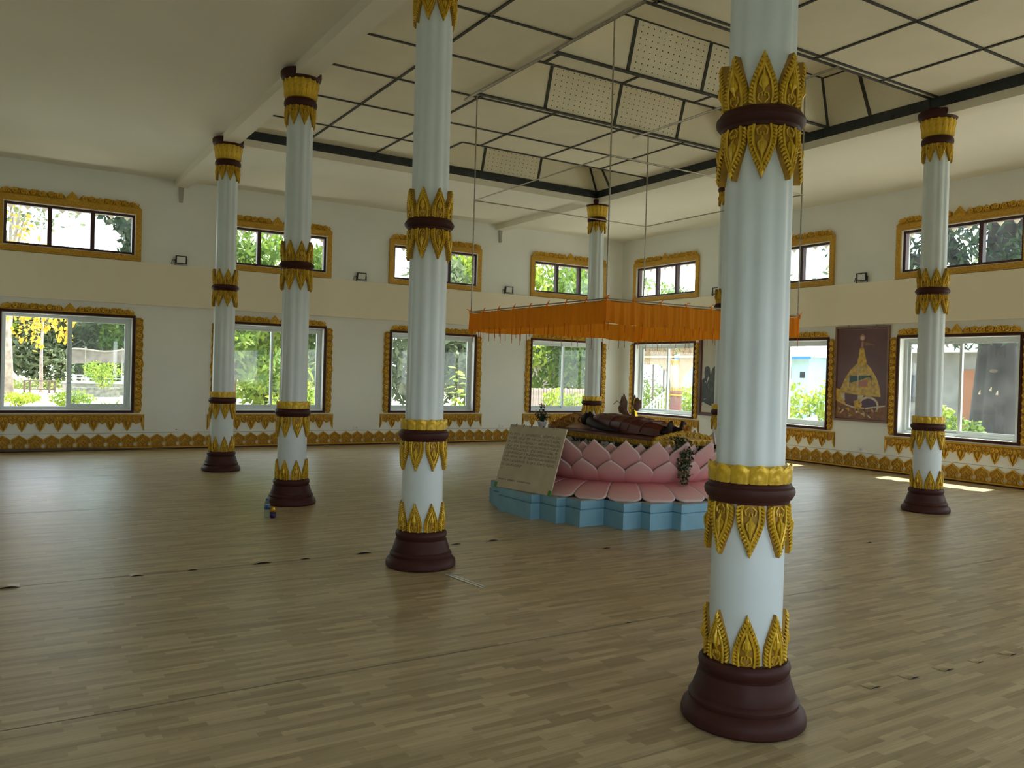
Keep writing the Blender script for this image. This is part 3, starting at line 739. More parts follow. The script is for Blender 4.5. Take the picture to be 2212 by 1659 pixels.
def lobe_mesh(R0, h, w, flare):
    nu, nv = 9, 9; vs = []
    for j in range(nv):
        v = j/(nv-1); hw = w/2*(1.0 if v < 0.6 else math.sqrt(max(0.02, 1-((v-0.6)/0.41)**2)))
        for i in range(nu):
            u = -1+2*i/(nu-1); q = math.hypot(u, max(0, v-0.3)/0.7)
            d = 0.008+0.008*math.cos(q*9)*0.5+0.010*(1-u*u)
            a = u*hw/R0; r = R0+d+flare*v; vs.append((r*math.cos(a), r*math.sin(a), v*h))
    fs = [(j*nu+i, j*nu+i+1, (j+1)*nu+i+1, (j+1)*nu+i) for j in range(nv-1) for i in range(nu-1)]
    return MB().add(vs, fs).mesh('lobe', M['gold'], True)
RS, RL = 0.150, 0.168
LF_UPLOW = leaf_mesh(RL, 0.235, 0.118, False, 0.004)
LF_DNLOW = leaf_mesh(RL, 0.240, 0.122, True, 0.010)
LF_UPMID = leaf_mesh(RS+0.008, 0.240, 0.122, False, 0.016)
LF_DNMID = leaf_mesh(RS+0.008, 0.245, 0.122, True, 0.016)
LF_DNTOP = leaf_mesh(RS+0.006, 0.225, 0.116, True, 0.004)
LOBE = lobe_mesh(0.172, 0.088, 0.088, 0.006)
LOBE_TOP = lobe_mesh(0.166, 0.205, 0.074, 0.030)
col_parts = []
def cpart(name, mb, m, deg=35):
    d = mb.mesh(name, M[m], True)
    try: d.set_sharp_from_angle(angle=math.radians(deg))
    except Exception: pass
    col_parts.append((name, d, (0, 0, 0), 0)); return d
cpart('base_molding', MB().lathe([(0.278, 0.0), (0.289, 0.012), (0.290, 0.035), (0.283, 0.06), (0.262, 0.082), (0.252, 0.09), (0.256, 0.10), (0.256, 0.112), (0.246, 0.126), (0.238, 0.132), (0.236, 0.15),
    (0.226, 0.175), (0.216, 0.205), (0.211, 0.225), (0.200, 0.232), (0.204, 0.24), (0.211, 0.255), (0.213, 0.268), (0.209, 0.284), (0.198, 0.297), (0.165, 0.302)], 48), 'maroon', 30)
cpart('lower_shaft', MB().lathe([(RL, 0.29), (RL, 1.06)], 48), 'column')
cpart('ring_molding', MB().lathe([(0.165, 1.035), (0.184, 1.037), (0.188, 1.05), (0.195, 1.055), (0.205, 1.072), (0.209, 1.09), (0.205, 1.106), (0.194, 1.116), (0.192, 1.124), (0.183, 1.134), (0.15, 1.138)], 48), 'maroon', 30)
cpart('collar', MB().lathe([(0.178, 1.132), (0.181, 1.16), (0.180, 1.205), (0.172, 1.212), (0.14, 1.212)], 48), 'gold')
def flute(a): return 1.0-0.060*(0.5+0.5*math.cos(10*a))**1.2
cpart('shaft', MB().lathe([(RS+0.009, 1.20), (RS+0.007, 2.0), (RS+0.005, 2.8), (RS+0.002, 3.8), (RS, 4.8)], 120, flute), 'column', 60)
cpart('ring_molding', MB().lathe([(0.155, 2.765), (0.178, 2.767), (0.182, 2.782), (0.192, 2.79), (0.202, 2.802), (0.206, 2.815), (0.202, 2.83), (0.190, 2.842), (0.188, 2.85), (0.176, 2.858), (0.15, 2.862)], 48), 'maroon', 30)
cpart('ring_molding', MB().lathe([(0.15, 4.672), (0.172, 4.674), (0.186, 4.69), (0.192, 4.715), (0.188, 4.745), (0.174, 4.768), (0.15, 4.775)], 48), 'maroon', 30)
cpart('capital', MB().lathe([(0.152, 4.765), (0.172, 4.78), (0.176, 4.83), (0.170, 4.87), (0.178, 4.93), (0.192, 4.975), (0.188, 4.99), (0.15, 4.99)], 48), 'gold')
cpart('cap_molding', MB().lathe([(0.15, 4.985), (0.205, 4.99), (0.226, 5.01), (0.236, 5.04), (0.237, 5.085), (0.225, 5.10), (0.15, 5.10)], 48), 'maroon', 30)
for mesh_, z, cnt, off in ((LF_UPLOW, 0.30, 8, 0), (LF_DNLOW, 1.037, 8, 0), (LF_UPMID, 2.858, 8, 0), (LF_DNMID, 2.768, 8, 0), (LF_DNTOP, 4.676, 8, 0)):
    for k in range(cnt): col_parts.append(('leaf', mesh_, (0, 0, z), 2*PI*(k+off)/cnt))
for k in range(13): col_parts.append(('lobe', LOBE, (0, 0, 1.132), 2*PI*k/13))
for k in range(16): col_parts.append(('lobe', LOBE_TOP, (0, 0, 4.782), 2*PI*(k+0.5)/16))
def column(x, y, label):
    c = empty('column', (x, y, 0)); tag(c, label, 'column', 'white and gold hall columns')
    for n, d, l, r in col_parts: link(n, d, c, l, (0, 0, r))
column(CX1, CYS[3], 'nearest and largest white column with gold leaf bands in the foreground')
column(CX1, CYS[2], 'white column with gold bands, left of the lotus pedestal')
column(CX1, CYS[1], 'white column with gold bands that has a water bottle at its foot')
column(CX1, CYS[0], 'farthest left white column with gold bands, near the left wall')
column(CX0, CYS[2], 'white column with gold bands before the rightmost windows')
column(CX0, CYS[0], 'white column with gold bands standing in the far corner behind the statue')
column(CX0, CYS[1], 'white column with gold bands mostly hidden behind the nearest column')

# ================================================================== LOTUS PEDESTAL
PX, PY = 7.25, 9.0
ped = empty('lotus_pedestal', (PX, PY, 0))
tag(ped, 'pink painted lotus pedestal on a stepped sky-blue base in the hall centre', 'pedestal')
q = [(1.61, 0), (1.61, 0.36), (1.49, 0.36), (1.49, 0.68), (1.37, 0.68), (1.37, 0.95), (1.05, 0.95), (1.05, 1.28), (0.81, 1.28), (0.81, 1.43), (0.5, 1.43), (0.5, 1.57), (0, 1.57)]
def redent(d):
    quad = [(max(0, x-d) if x else 0, max(0, y-d) if y else 0) for x, y in q]
    p = quad[1:-1]
    out = p+[(-x, y) for x, y in p[::-1]]+[(-x, -y) for x, y in p]+[(x, -y) for x, y in p[::-1]]
    return out
MB().prism(redent(0.0), 0.0, 0.178).build('base_step', M['blue'], ped)
MB().prism(redent(0.03), 0.178, 0.19).build('base_groove', M['blue'], ped)
MB().prism(redent(0.012), 0.19, 0.272).build('base_step', M['blue'], ped)
MB().prism(redent(0.03), 0.272, 0.276).build('base_top', M['grey'], ped)
MB().lathe([(1.2, 0.27), (1.0, 0.36), (0.99, 0.44), (0.98, 0.60), (1.05, 0.78), (1.0, 0.80), (0.5, 0.80)], 48).build('lotus_core', M['grey'], ped)
def petal_geo(prof, ang, wfun, nu=15, nv=18, bulge=0.03, down=False):
    """prof(v)->(r,z); ang = full angular width; wfun(v) 0..1"""
    vs = []; av = []; ae = []
    for layer in (0, 1):
        for j in range(nv):
            v = j/(nv-1)
            r, z = prof(v); r2, z2 = prof(min(1, v+0.02)); r1, z1 = prof(max(0, v-0.02))
            t = Vector((r2-r1, z2-z1)).normalized(); nx, nz = (t.y, -t.x) if not down else (-t.y, t.x)
            for i in range(nu):
                u = -1+2*i/(nu-1)
                b = bulge*(1-u*u)*math.sin(PI*min(1, v*0.9+0.1)) - (0.022 if layer else 0)
                a = u*ang/2*wfun(v); rr = r+nx*b; zz = z+nz*b
                vs.append((rr*math.cos(a), rr*math.sin(a), zz)); av.append(v)
                ae.append(0.55 if (layer == 0 and (i in (0, nu-1) or j == nv-1)) else (0.0 if layer == 0 else 0.8))
    n = nu*nv
    fs = [(j*nu+i, j*nu+i+1, (j+1)*nu+i+1, (j+1)*nu+i) for j in range(nv-1) for i in range(nu-1)]
    fs += [tuple(n+k for k in reversed(f)) for f in fs]
    loop = [i for i in range(nu)]+[j*nu+nu-1 for j in range(1, nv)]+[(nv-1)*nu+i for i in range(nu-2, -1, -1)]+[j*nu for j in range(nv-2, 0, -1)]
    fs += [(loop[k], n+loop[k], n+loop[(k+1) % len(loop)], loop[(k+1) % len(loop)]) for k in range(len(loop))]
    d = MB().add(vs, fs).mesh('petal', M['lotus'], True)
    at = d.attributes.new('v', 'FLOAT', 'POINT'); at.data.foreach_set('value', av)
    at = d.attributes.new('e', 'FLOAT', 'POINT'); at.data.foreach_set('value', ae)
    return d
def ogee(v): return float(np.interp(v, (0, 0.3, 0.58, 0.68, 0.77, 0.85, 0.92, 1.0), (0.88, 0.97, 1.0, 0.95, 0.78, 0.50, 0.24, 0.012)))
def ogee2(v): return float(np.interp(v, (0, 0.3, 0.50, 0.62, 0.74, 0.84, 0.92, 1.0), (0.92, 0.99, 1.0, 0.95, 0.79, 0.55, 0.28, 0.012)))
def lerp2(a, b, c): return lambda v: ((1-v)**2*a[0]+2*v*(1-v)*b[0]+v*v*c[0], (1-v)**2*a[1]+2*v*(1-v)*b[1]+v*v*c[1])
def rounded(v): return math.sqrt(max(0.30, 1-max(0, (v-0.86)/0.16)**2)) if v > 0.86 else 1.0
N = 24; ST = 2*PI/N; A0 = math.radians(51)
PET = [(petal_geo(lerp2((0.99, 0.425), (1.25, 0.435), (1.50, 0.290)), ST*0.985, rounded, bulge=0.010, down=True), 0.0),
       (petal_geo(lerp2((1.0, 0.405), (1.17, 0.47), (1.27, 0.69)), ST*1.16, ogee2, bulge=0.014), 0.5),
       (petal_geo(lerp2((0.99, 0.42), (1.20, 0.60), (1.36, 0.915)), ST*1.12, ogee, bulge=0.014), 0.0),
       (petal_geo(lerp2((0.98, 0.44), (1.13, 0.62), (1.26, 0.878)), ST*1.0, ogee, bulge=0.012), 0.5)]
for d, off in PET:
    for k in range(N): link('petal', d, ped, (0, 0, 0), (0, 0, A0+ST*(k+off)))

# ================================================================== CARVED BED
bed = empty('carved_bed', (PX, PY, 0.80)); tag(bed, 'low maroon bed with gilt carved edges on the lotus pedestal', 'bed')
MB().box(-0.52, 0.52, -1.06, 1.04, 0.0, 0.045).build('mosaic_plinth', M['mosaic'], bed)
fr = MB().box(-0.43, 0.43, -1.0, 1.0, 0.045, 0.105)
fr.build('bed_frame', M['carved'], bed)
FX = 0.431
for sg in (-1, 1):
    fz = MB().tube([(sg*(FX+0.001), -0.99, 0.052), (sg*(FX+0.001), 0.99, 0.052)], 0.007, 4)
    for k in range(24):
        y = -0.96+k*0.0835
        fz.tube([(sg*(FX+0.002), y-0.034, 0.055), (sg*(FX+0.006), y-0.02, 0.09), (sg*(FX+0.008), y, 0.065), (sg*(FX+0.006), y+0.02, 0.09), (sg*(FX+0.002), y+0.034, 0.055)], 0.008, 4)
    fz.build('frieze', M['carved'], bed)
MB().box(-0.455, 0.455, -1.02, 1.02, 0.105, 0.128).build('bed_top', M['robe'], bed)
def end_board(y, ht, pk, m, name, nrm):
    mb = MB(); W = 0.44; pts = []; mb.extra = [M['groove_shade']]; mb.k = 1
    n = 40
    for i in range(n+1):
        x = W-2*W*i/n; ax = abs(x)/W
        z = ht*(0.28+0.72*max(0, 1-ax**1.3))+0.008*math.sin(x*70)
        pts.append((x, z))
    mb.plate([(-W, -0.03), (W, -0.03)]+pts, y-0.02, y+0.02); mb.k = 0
    mb.tube([(x, y+nrm*0.02, z) for x, z in pts], 0.008, 4)
    for sg in (-1, 1):
        for (cx, cz, R) in ((0.07, 0.55, 0.05), (0.17, 0.42, 0.045), (0.27, 0.3, 0.04), (0.35, 0.2, 0.035), (0.41, 0.12, 0.025)):
            spiral(mb, sg*cx, ht*cz+0.01, y+nrm*0.026, R*ht/0.13*0.85, 1.3, PI/2, -sg, 0.009, 5, 12)
        mb.tube([(sg*0.02, y+nrm*0.03, ht*0.95), (sg*0.09, y+nrm*0.03, ht*0.86), (sg*0.2, y+nrm*0.03, ht*0.68), (sg*0.30, y+nrm*0.03, ht*0.45), (sg*0.43, y+nrm*0.03, ht*0.28)], 0.009, 5)
    o = mb.build(name, M[m], bed); o.location = (0, 0, 0.105); return o
end_board(1.03, 0.105, 0, 'carved', 'footboard', 1)
end_board(-1.03, 0.205, 0, 'brownwood', 'headboard', 1)
mb = MB()
for k in range(9):
    x = -0.38+k*0.095
    spiral(mb, x, 0.072, 1.055, 0.032, 1.5, PI/2, 1 if k % 2 else -1, 0.009, 4, 10)
mb.plate([(-0.46, 0.04), (0.46, 0.04), (0.46, 0.11), (-0.46, 0.11)], 1.03, 1.052)
mb.build('foot_frieze', M['carved'], bed)

# ================================================================== STATUE (figure lying on its back, head far left, feet to the right)
def skin(nodes, edges, sub=2):
    idx = {k: i for i, k in enumerate(nodes)}
    d = bpy.data.meshes.new('figure'); d.from_pydata([n[:3] for n in nodes.values()], [(idx[a], idx[b]) for a, b in edges], []); d.update()
    o = bpy.data.objects.new('figure_build', d); COL.objects.link(o)
    md = o.modifiers.new('skin', 'SKIN'); md.use_smooth_shade = True
    sv = d.skin_vertices[0].data
    for i, n in enumerate(nodes.values()):
        r = n[3]; sv[i].radius = (r if isinstance(r, tuple) else (r, r)); sv[i].use_root = (i == 0)
    ms = o.modifiers.new('sub', 'SUBSURF'); ms.levels = sub; ms.render_levels = sub
    dg = bpy.context.evaluated_depsgraph_get()
    out = bpy.data.meshes.new_from_object(o.evaluated_get(dg))
    bpy.data.objects.remove(o); return out
B = 0.0      # bed top (statue origin is the bed top at the bed centre line, y along the body)
nodes = {'pelvis': (0, 0.08, 0.09, (0.13, 0.09)), 'waist': (0, -0.12, 0.10, (0.13, 0.085)), 'chest': (0, -0.36, 0.105, (0.16, 0.09)), 'upper': (0, -0.50, 0.10, (0.13, 0.075)), 'neck': (0, -0.585, 0.095, 0.052),
 'jaw': (0, -0.645, 0.105, (0.062, 0.066)), 'head': (0, -0.73, 0.112, (0.080, 0.092)), 'crown': (0, -0.82, 0.112, (0.070, 0.080)), 'top': (0, -0.875, 0.108, 0.045),
 'nose': (0, -0.715, 0.222, 0.010), 'chin': (0, -0.645, 0.175, 0.020)}
edges = [('pelvis', 'waist'), ('waist', 'chest'), ('chest', 'upper'), ('upper', 'neck'), ('neck', 'jaw'), ('jaw', 'head'), ('head', 'crown'), ('crown', 'top'), ('head', 'nose'), ('jaw', 'chin')]
for s, t in ((1, 'l'), (-1, 'r')):
    nodes.update({t+'sh': (s*0.18, -0.49, 0.10, 0.064), t+'ua': (s*0.225, -0.36, 0.082, 0.056), t+'el': (s*0.262, -0.18, 0.060, 0.048), t+'fa': (s*0.275, -0.05, 0.050, 0.042), t+'wr': (s*0.272, 0.08, 0.040, 0.030),
                  t+'pa': (s*0.268, 0.13, 0.034, (0.036, 0.018)), t+'kn_': (s*0.262, 0.165, 0.032, (0.034, 0.015)),
                  t+'hip': (s*0.085, 0.16, 0.085, 0.085), t+'th': (s*0.095, 0.36, 0.085, 0.078), t+'kn': (s*0.095, 0.55, 0.085, 0.058), t+'cf': (s*0.095, 0.70, 0.07, 0.050), t+'an': (s*0.095, 0.86, 0.058, 0.036),
                  t+'he': (s*0.095, 0.905, 0.050, 0.044), t+'ar': (s*0.10, 0.915, 0.105, (0.040, 0.034)), t+'ba': (s*0.105, 0.930, 0.152, (0.046, 0.026))})
    edges += [('upper', t+'sh'), (t+'sh', t+'ua'), (t+'ua', t+'el'), (t+'el', t+'fa'), (t+'fa', t+'wr'), (t+'wr', t+'pa'), (t+'pa', t+'kn_'),
              ('pelvis', t+'hip'), (t+'hip', t+'th'), (t+'th', t+'kn'), (t+'kn', t+'cf'), (t+'cf', t+'an'), (t+'an', t+'he'), (t+'he', t+'ar'), (t+'ar', t+'ba')]
    for f, (dx, ln) in enumerate(((-0.024, 0.060), (-0.008, 0.068), (0.008, 0.064), (0.024, 0.050))):
        nodes[t+'f%da' % f] = (s*(0.262-dx), 0.195, 0.028, 0.0085); nodes[t+'f%db' % f] = (s*(0.260-dx), 0.165+ln, 0.016, 0.007)
        edges += [(t+'kn_', t+'f%da' % f), (t+'f%da' % f, t+'f%db' % f)]
    nodes[t+'tha'] = (s*0.228, 0.150, 0.030, 0.009); nodes[t+'thb'] = (s*0.222, 0.185, 0.022, 0.008)
    edges += [(t+'pa', t+'tha'), (t+'tha', t+'thb')]
    for f in range(5):
        nodes[t+'t%d' % f] = (s*(0.075+f*0.016), 0.925+0.004*f, 0.196-0.007*f, 0.013-0.0009*f); edges.append((t+'ba', t+'t%d' % f))
    nodes[t+'ear'] = (s*0.090, -0.735, 0.085, (0.012, 0.020)); edges.append(('head', t+'ear'))
st = empty('reclining_statue', (PX, PY, 0.928)); tag(st, 'dark statue in a maroon robe lying on its back on the carved bed', 'statue')
bd = skin(nodes, edges); bd.materials.clear(); bd.materials.append(M['skin'])
bd.polygons.foreach_set('use_smooth', [True]*len(bd.polygons))
link('body', bd, st)
for s in (-1, 1):
    MB().tube([(s*0.018, -0.752, 0.196), (s*0.032, -0.757, 0.198), (s*0.048, -0.752, 0.188)], 0.0055, 4).build('brow', M['skin'], st, True)
    MB().ball((s*0.032, -0.738, 0.188), 0.013, 8, 5).build('eye', M['skin'], st, True)
MB().tube([(-0.028, -0.675, 0.176), (0, -0.672, 0.190), (0.028, -0.675, 0.176)], [0.004, 0.008, 0.004], 5).build('mouth', M['skin'], st, True)
# robe: lofted shell with pleats
sec = [(-0.535, 0.13, 0.150), (-0.50, 0.165, 0.180), (-0.42, 0.178, 0.203), (-0.30, 0.182, 0.208), (-0.12, 0.178, 0.202), (0.06, 0.188, 0.196), (0.22, 0.200, 0.188), (0.40, 0.196, 0.178), (0.56, 0.186, 0.162), (0.70, 0.176, 0.142), (0.80, 0.170, 0.126), (0.815, 0.165, 0.118)]
vs = []; nr = 34
for j, (y, hw, zt) in enumerate(sec):
    for i in range(nr):
        t = i/(nr-1); a = PI*t
        ca, sa = math.cos(a), math.sin(a)
        x = hw*math.copysign(abs(ca)**0.55, ca); z = 0.004+zt*abs(sa)**0.62
        if j > 7: z -= 0.030*math.exp(-(x/0.03)**2)*((j-7)/4)
        w = 0.0060*math.sin(t*46+y*3)+0.005*math.sin(t*19-y*9)+0.003*math.sin(t*71+y*17)
        vs.append((x*(1+w*2), y+0.012*math.sin(t*9), z+w))
fs = [(j*nr+i, j*nr+i+1, (j+1)*nr+i+1, (j+1)*nr+i) for j in range(len(sec)-1) for i in range(nr-1)]
rb = MB().add(vs, fs).build('robe', M['robe'], st, True)
for y in (-0.36, -0.1, 0.12, 0.28, 0.5):
    pts = []
    for i in range(14):
        t = i/13; a = PI*0.02+PI*0.6*t; hh = (0.182 if y < 0 else 0.196); pts.append((hh*math.copysign(abs(math.cos(a))**0.55, math.cos(a)), y+0.12*t, 0.004+(0.205-0.07*max(0, y))*abs(math.sin(a))**0.62))
    MB().tube(pts, 0.008, 5).build('robe_fold', M['robe'], rb, True)
pl = MB().grid(14, 10, lambda u, v: (PX-0.26+0.52*u, PY-0.93+0.33*v, 0.930+0.052*(math.sin(PI*u)*math.sin(PI*v))**0.35*(1-0.35*math.exp(-((u-0.5)/0.2)**2))))
pl.grid(14, 10, lambda u, v: (PX-0.26+0.52*u, PY-0.93+0.33*(1-v), 0.9285))
tag(pl.build('pillow', M['pillow'], None, True), 'pale flat pillow under the head of the lying statue', 'pillow')
wb = MB().obox((0, 0, 0.055), (0.045, 0, 0), (0, 0.020, 0.030), (0, -0.028, 0.055))
wb.tube([(0, 0.02, 0.115), (0, 0.045, 0.10)], 0.03, 8)
o = wb.build('wooden_block', M['brownwood']); o.location = (7.13, 9.965, 0.935)
tag(o, 'brown wooden block standing beside the statue feet', 'block')

# ================================================================== SIGN BOARD
P0 = Vector((8.887, 8.612, 0.2805)); e1 = Vector((-0.173, 0.984, 0.0)).normalized(); e2 = Vector((-0.229, -0.047, 0.724)).normalized()
nn = e1.cross(e2).normalized(); e2 = nn.cross(e1).normalized()
sg_ = empty('sign_board'); sg_.matrix_world = Matrix(((e1.x, -nn.x, e2.x, P0.x), (e1.y, -nn.y, e2.y, P0.y), (e1.z, -nn.z, e2.z, P0.z), (0, 0, 0, 1)))
tag(sg_, 'yellowed board with handwritten lines leaning against the lotus pedestal', 'sign')
BW, BH = 0.936, 0.765
MB().box(0, BW, 0.0, 0.016, 0, BH).build('board', M['board'], sg_)
hw_ = MB(); rr = random.Random(5)
def stroke(pts, w=0.0022):
    for (x0, z0), (x1, z1) in zip(pts[:-1], pts[1:]):
        dx, dz = x1-x0, z1-z0; l = math.hypot(dx, dz) or 1; ox, oz = -dz/l*w, dx/l*w
        hw_.add([(x0+ox, -0.0006, z0+oz), (x0-ox, -0.0006, z0-oz), (x1-ox, -0.0006, z1-oz), (x1+ox, -0.0006, z1+oz)], [(0, 1, 2, 3)])
for r, (v, xe) in enumerate(((0.855, 0.97), (0.79, 0.95), (0.73, 0.96), (0.67, 0.95), (0.615, 0.95), (0.555, 0.96), (0.495, 0.96), (0.43, 0.95), (0.365, 0.40), (0.295, 0.05), (0.13, 0.62))):
    x = 0.04; small = 0.55 if r > 8 else 1.0
    while x < xe*BW:
        if rr.random() < 0.13: x += rr.uniform(0.012, 0.03); continue
        R = rr.uniform(0.0085, 0.0115)*small; a0 = rr.uniform(0, 6.28); sp = rr.uniform(3.6, 6.0)
        stroke([(x+R*math.cos(a0+sp*i/6), v*BH+R*math.sin(a0+sp*i/6)+rr.uniform(-0.001, 0.001)) for i in range(7)])
        if rr.random() < 0.3: stroke([(x, v*BH+R*1.3), (x+R*0.8, v*BH+R*2.2)])
        if rr.random() < 0.25: stroke([(x+R, v*BH-R), (x+R*0.6, v*BH-R*2.1)])
        x += R*2.15
hw_.build('handwriting', M['ink'], sg_)
for x, z in ((0.012, 0.02), (BW-0.022, 0.02)): MB().box(x-0.022, x+0.024, -0.002, 0.018, z-0.025, z+0.035).build('tape_patch', M['green_tape'], sg_)
for x in (0.10, 0.23, 0.36, 0.56, 0.74): MB().box(x-0.003, x+0.003, -0.004, 0.012, BH-0.02, BH+0.012).build('clip', M['timber'], sg_)

# ================================================================== FLOWERS AND OFFERINGS
def leaves(mb, pts, size, rg, asp=0.45):
    for p in pts:
        d = Vector((rg.gauss(0, 1), rg.gauss(0, 1), rg.gauss(0, 1))).normalized(); s = d.cross(Vector((rg.gauss(0, 1), rg.gauss(0, 1), rg.gauss(0, 1)))).normalized()
        l = size*rg.uniform(0.7, 1.3); p = Vector(p)
        mb.add([p-d*l, p+s*l*asp, p+d*l, p-s*l*asp], [(0, 1, 2, 3)])
rg = random.Random(3)
gl = empty('garland', (7.46, 10.12, 0.93)); tag(gl, 'faded artificial leaf garland hanging down the lotus front from the bed foot', 'garland')
gp = []; gf = []
for i in range(950):
    t = rg.random(); z = 0.02-0.52*t; spread = 0.10*(1-0.72*t)+0.014
    out = 0.02+0.10*min(1, t*4)-0.06*t
    p = (-0.06*t+rg.gauss(0, spread*0.5)*0.9, out+0.05+rg.gauss(0, spread*0.4), z)
    (gp if rg.random() < 0.85-0.55*t else gf).append(p)
mb = MB(); leaves(mb, gp, 0.026, rg); tag(mb.build('foliage', M['leaf_dark'], gl), kind='stuff')
mb = MB(); leaves(mb, gf, 0.019, rg, 0.7); tag(mb.build('faded_blossoms', M['flower_pale'], gl), kind='stuff')
mb = MB().tube([(0, 0.03, 0.03), (0, 0.12, -0.02), (-0.02, 0.13, -0.2), (-0.05, 0.09, -0.5)], 0.006, 5); mb.build('stem', M['leaf_dark'], gl)
fp = empty('flower_pot', (7.98, 8.24, 0.80)); tag(fp, 'small white pot of faded flowers behind the leaning sign', 'flower pot')
MB().box(-0.07, 0.07, -0.07, 0.07, 0.0, 0.13).build('pot_stand', M['brownwood'], fp)
MB().lathe([(0.03, 0.13), (0.045, 0.15), (0.058, 0.20), (0.062, 0.215), (0.05, 0.215)], 16).build('pot', M['pot'], fp, True)
mb = MB(); mb2 = MB(); lv = []; fw = []
for i in range(16):
    a = rg.uniform(0, 6.28); r = rg.uniform(0.02, 0.085); h = rg.uniform(0.27, 0.36)
    if i < 3: h = rg.uniform(0.38, 0.44); r *= 0.6
    tip = (r*math.cos(a), r*math.sin(a), h); mb.tube([(0, 0, 0.19), (tip[0]*0.4, tip[1]*0.4, 0.19+(h-0.19)*0.6), tip], 0.003, 4)
    fw += [(tip[0]+rg.gauss(0, 0.016), tip[1]+rg.gauss(0, 0.016), h+rg.gauss(0, 0.014)) for _ in range(7)]
    lv += [(tip[0]*t+rg.gauss(0, 0.015), tip[1]*t+rg.gauss(0, 0.015), 0.2+(h-0.2)*t) for t in (0.3, 0.5, 0.6, 0.75, 0.9) for _ in range(2)]
mb.build('stems', M['leaf_dark'], fp); mb = MB(); leaves(mb, lv, 0.02, rg); tag(mb.build('foliage', M['leaf_dark'], fp), kind='stuff')
mb = MB(); leaves(mb, fw, 0.013, rg, 0.8); tag(mb.build('blossoms', M['flower_pale'], fp), kind='stuff')
da = empty('dried_lotus_offering', (6.62, 8.36, 0.80)); da.scale = (1.35, 1.35, 1.2); tag(da, 'offering of dried lotus buds, husks and gold foil behind the statue', 'offering')
MB().lathe([(0.07, 0), (0.075, 0.05), (0.05, 0.16), (0.065, 0.25), (0.05, 0.25)], 14).build('vase', M['brownwood'], da, True)
for (x, y, z, dx, dy, dz, w) in ((0.0, -0.12, 0.30, -0.02, -0.05, 0.16, 0.030), (0.03, -0.05, 0.30, 0.0, -0.03, 0.19, 0.032), (0.0, 0.05, 0.30, 0.0, 0.10, 0.13, 0.045), (0.0, -0.16, 0.28, 0.0, 0.0, 0.09, 0.03), (-0.03, 0.0, 0.28, 0.0, 0.02, 0.2, 0.03)):
    MB().tube([(0, 0, 0.22), (x, y, z), (x+dx*0.5, y+dy*0.5, z+dz*0.5), (x+dx, y+dy, z+dz)], [0.006, w*0.6, w, 0.004], 8).build('dried_bud', M['dried'], da, True)
MB().tube([(0, 0.06, 0.24), (0.02, 0.07, 0.33), (0.02, 0.075, 0.45)], [0.035, 0.022, 0.002], 6).build('foil_cone', M['foil'], da)
MB().add([(0, 0.02, 0.38), (0.01, 0.10, 0.46), (0.0, 0.16, 0.40), (0.01, 0.09, 0.33), (-0.01, 0.09, 0.39)], [(0, 1, 4), (1, 2, 4), (2, 3, 4), (3, 0, 4)]).build('gilt_husk', M['brownwood'], da)
MB().tube([(0, 0, 0.22), (0, -0.13, 0.36), (0, -0.22, 0.40), (0, -0.28, 0.36)], 0.004, 5).build('dried_stem', M['dried'], da)

# ================================================================== HANGING CANOPY
CA, CB, CC, CD = 5.80, 8.70, 7.60, 10.40       # x0,x1,y0,y1
can = empty('hanging_canopy', ((CA+CB)/2, (CC+CD)/2, 2.4)); tag(can, 'square orange cloth canopy on thin steel rods hung from the ceiling', 'canopy')
ox, oy, oz = can.location
def cpt(x, y, z): return (x-ox, y-oy, z-oz)
for x in (CA, CB):
    for y in (CC, CD): MB().tube([cpt(x, y, 5.235), cpt(x, y, 2.385)], 0.0085, 8).build('rod', M['steel'], can)
    MB().tube([cpt(x, 7.26, 5.225), cpt(x, 10.86, 5.225)], 0.016, 8).build('ceiling_pipe', M['steel'], can)
for z in (3.84, 2.40):
    for a, b in (((CA, CC), (CB, CC)), ((CA, CD), (CB, CD)), ((CA, CC), (CA, CD)), ((CB, CC), (CB, CD))):
        MB().tube([cpt(*a, z), cpt(*b, z)], 0.0075, 8).build('frame_rod', M['steel'], can)
tie_z = 2.40
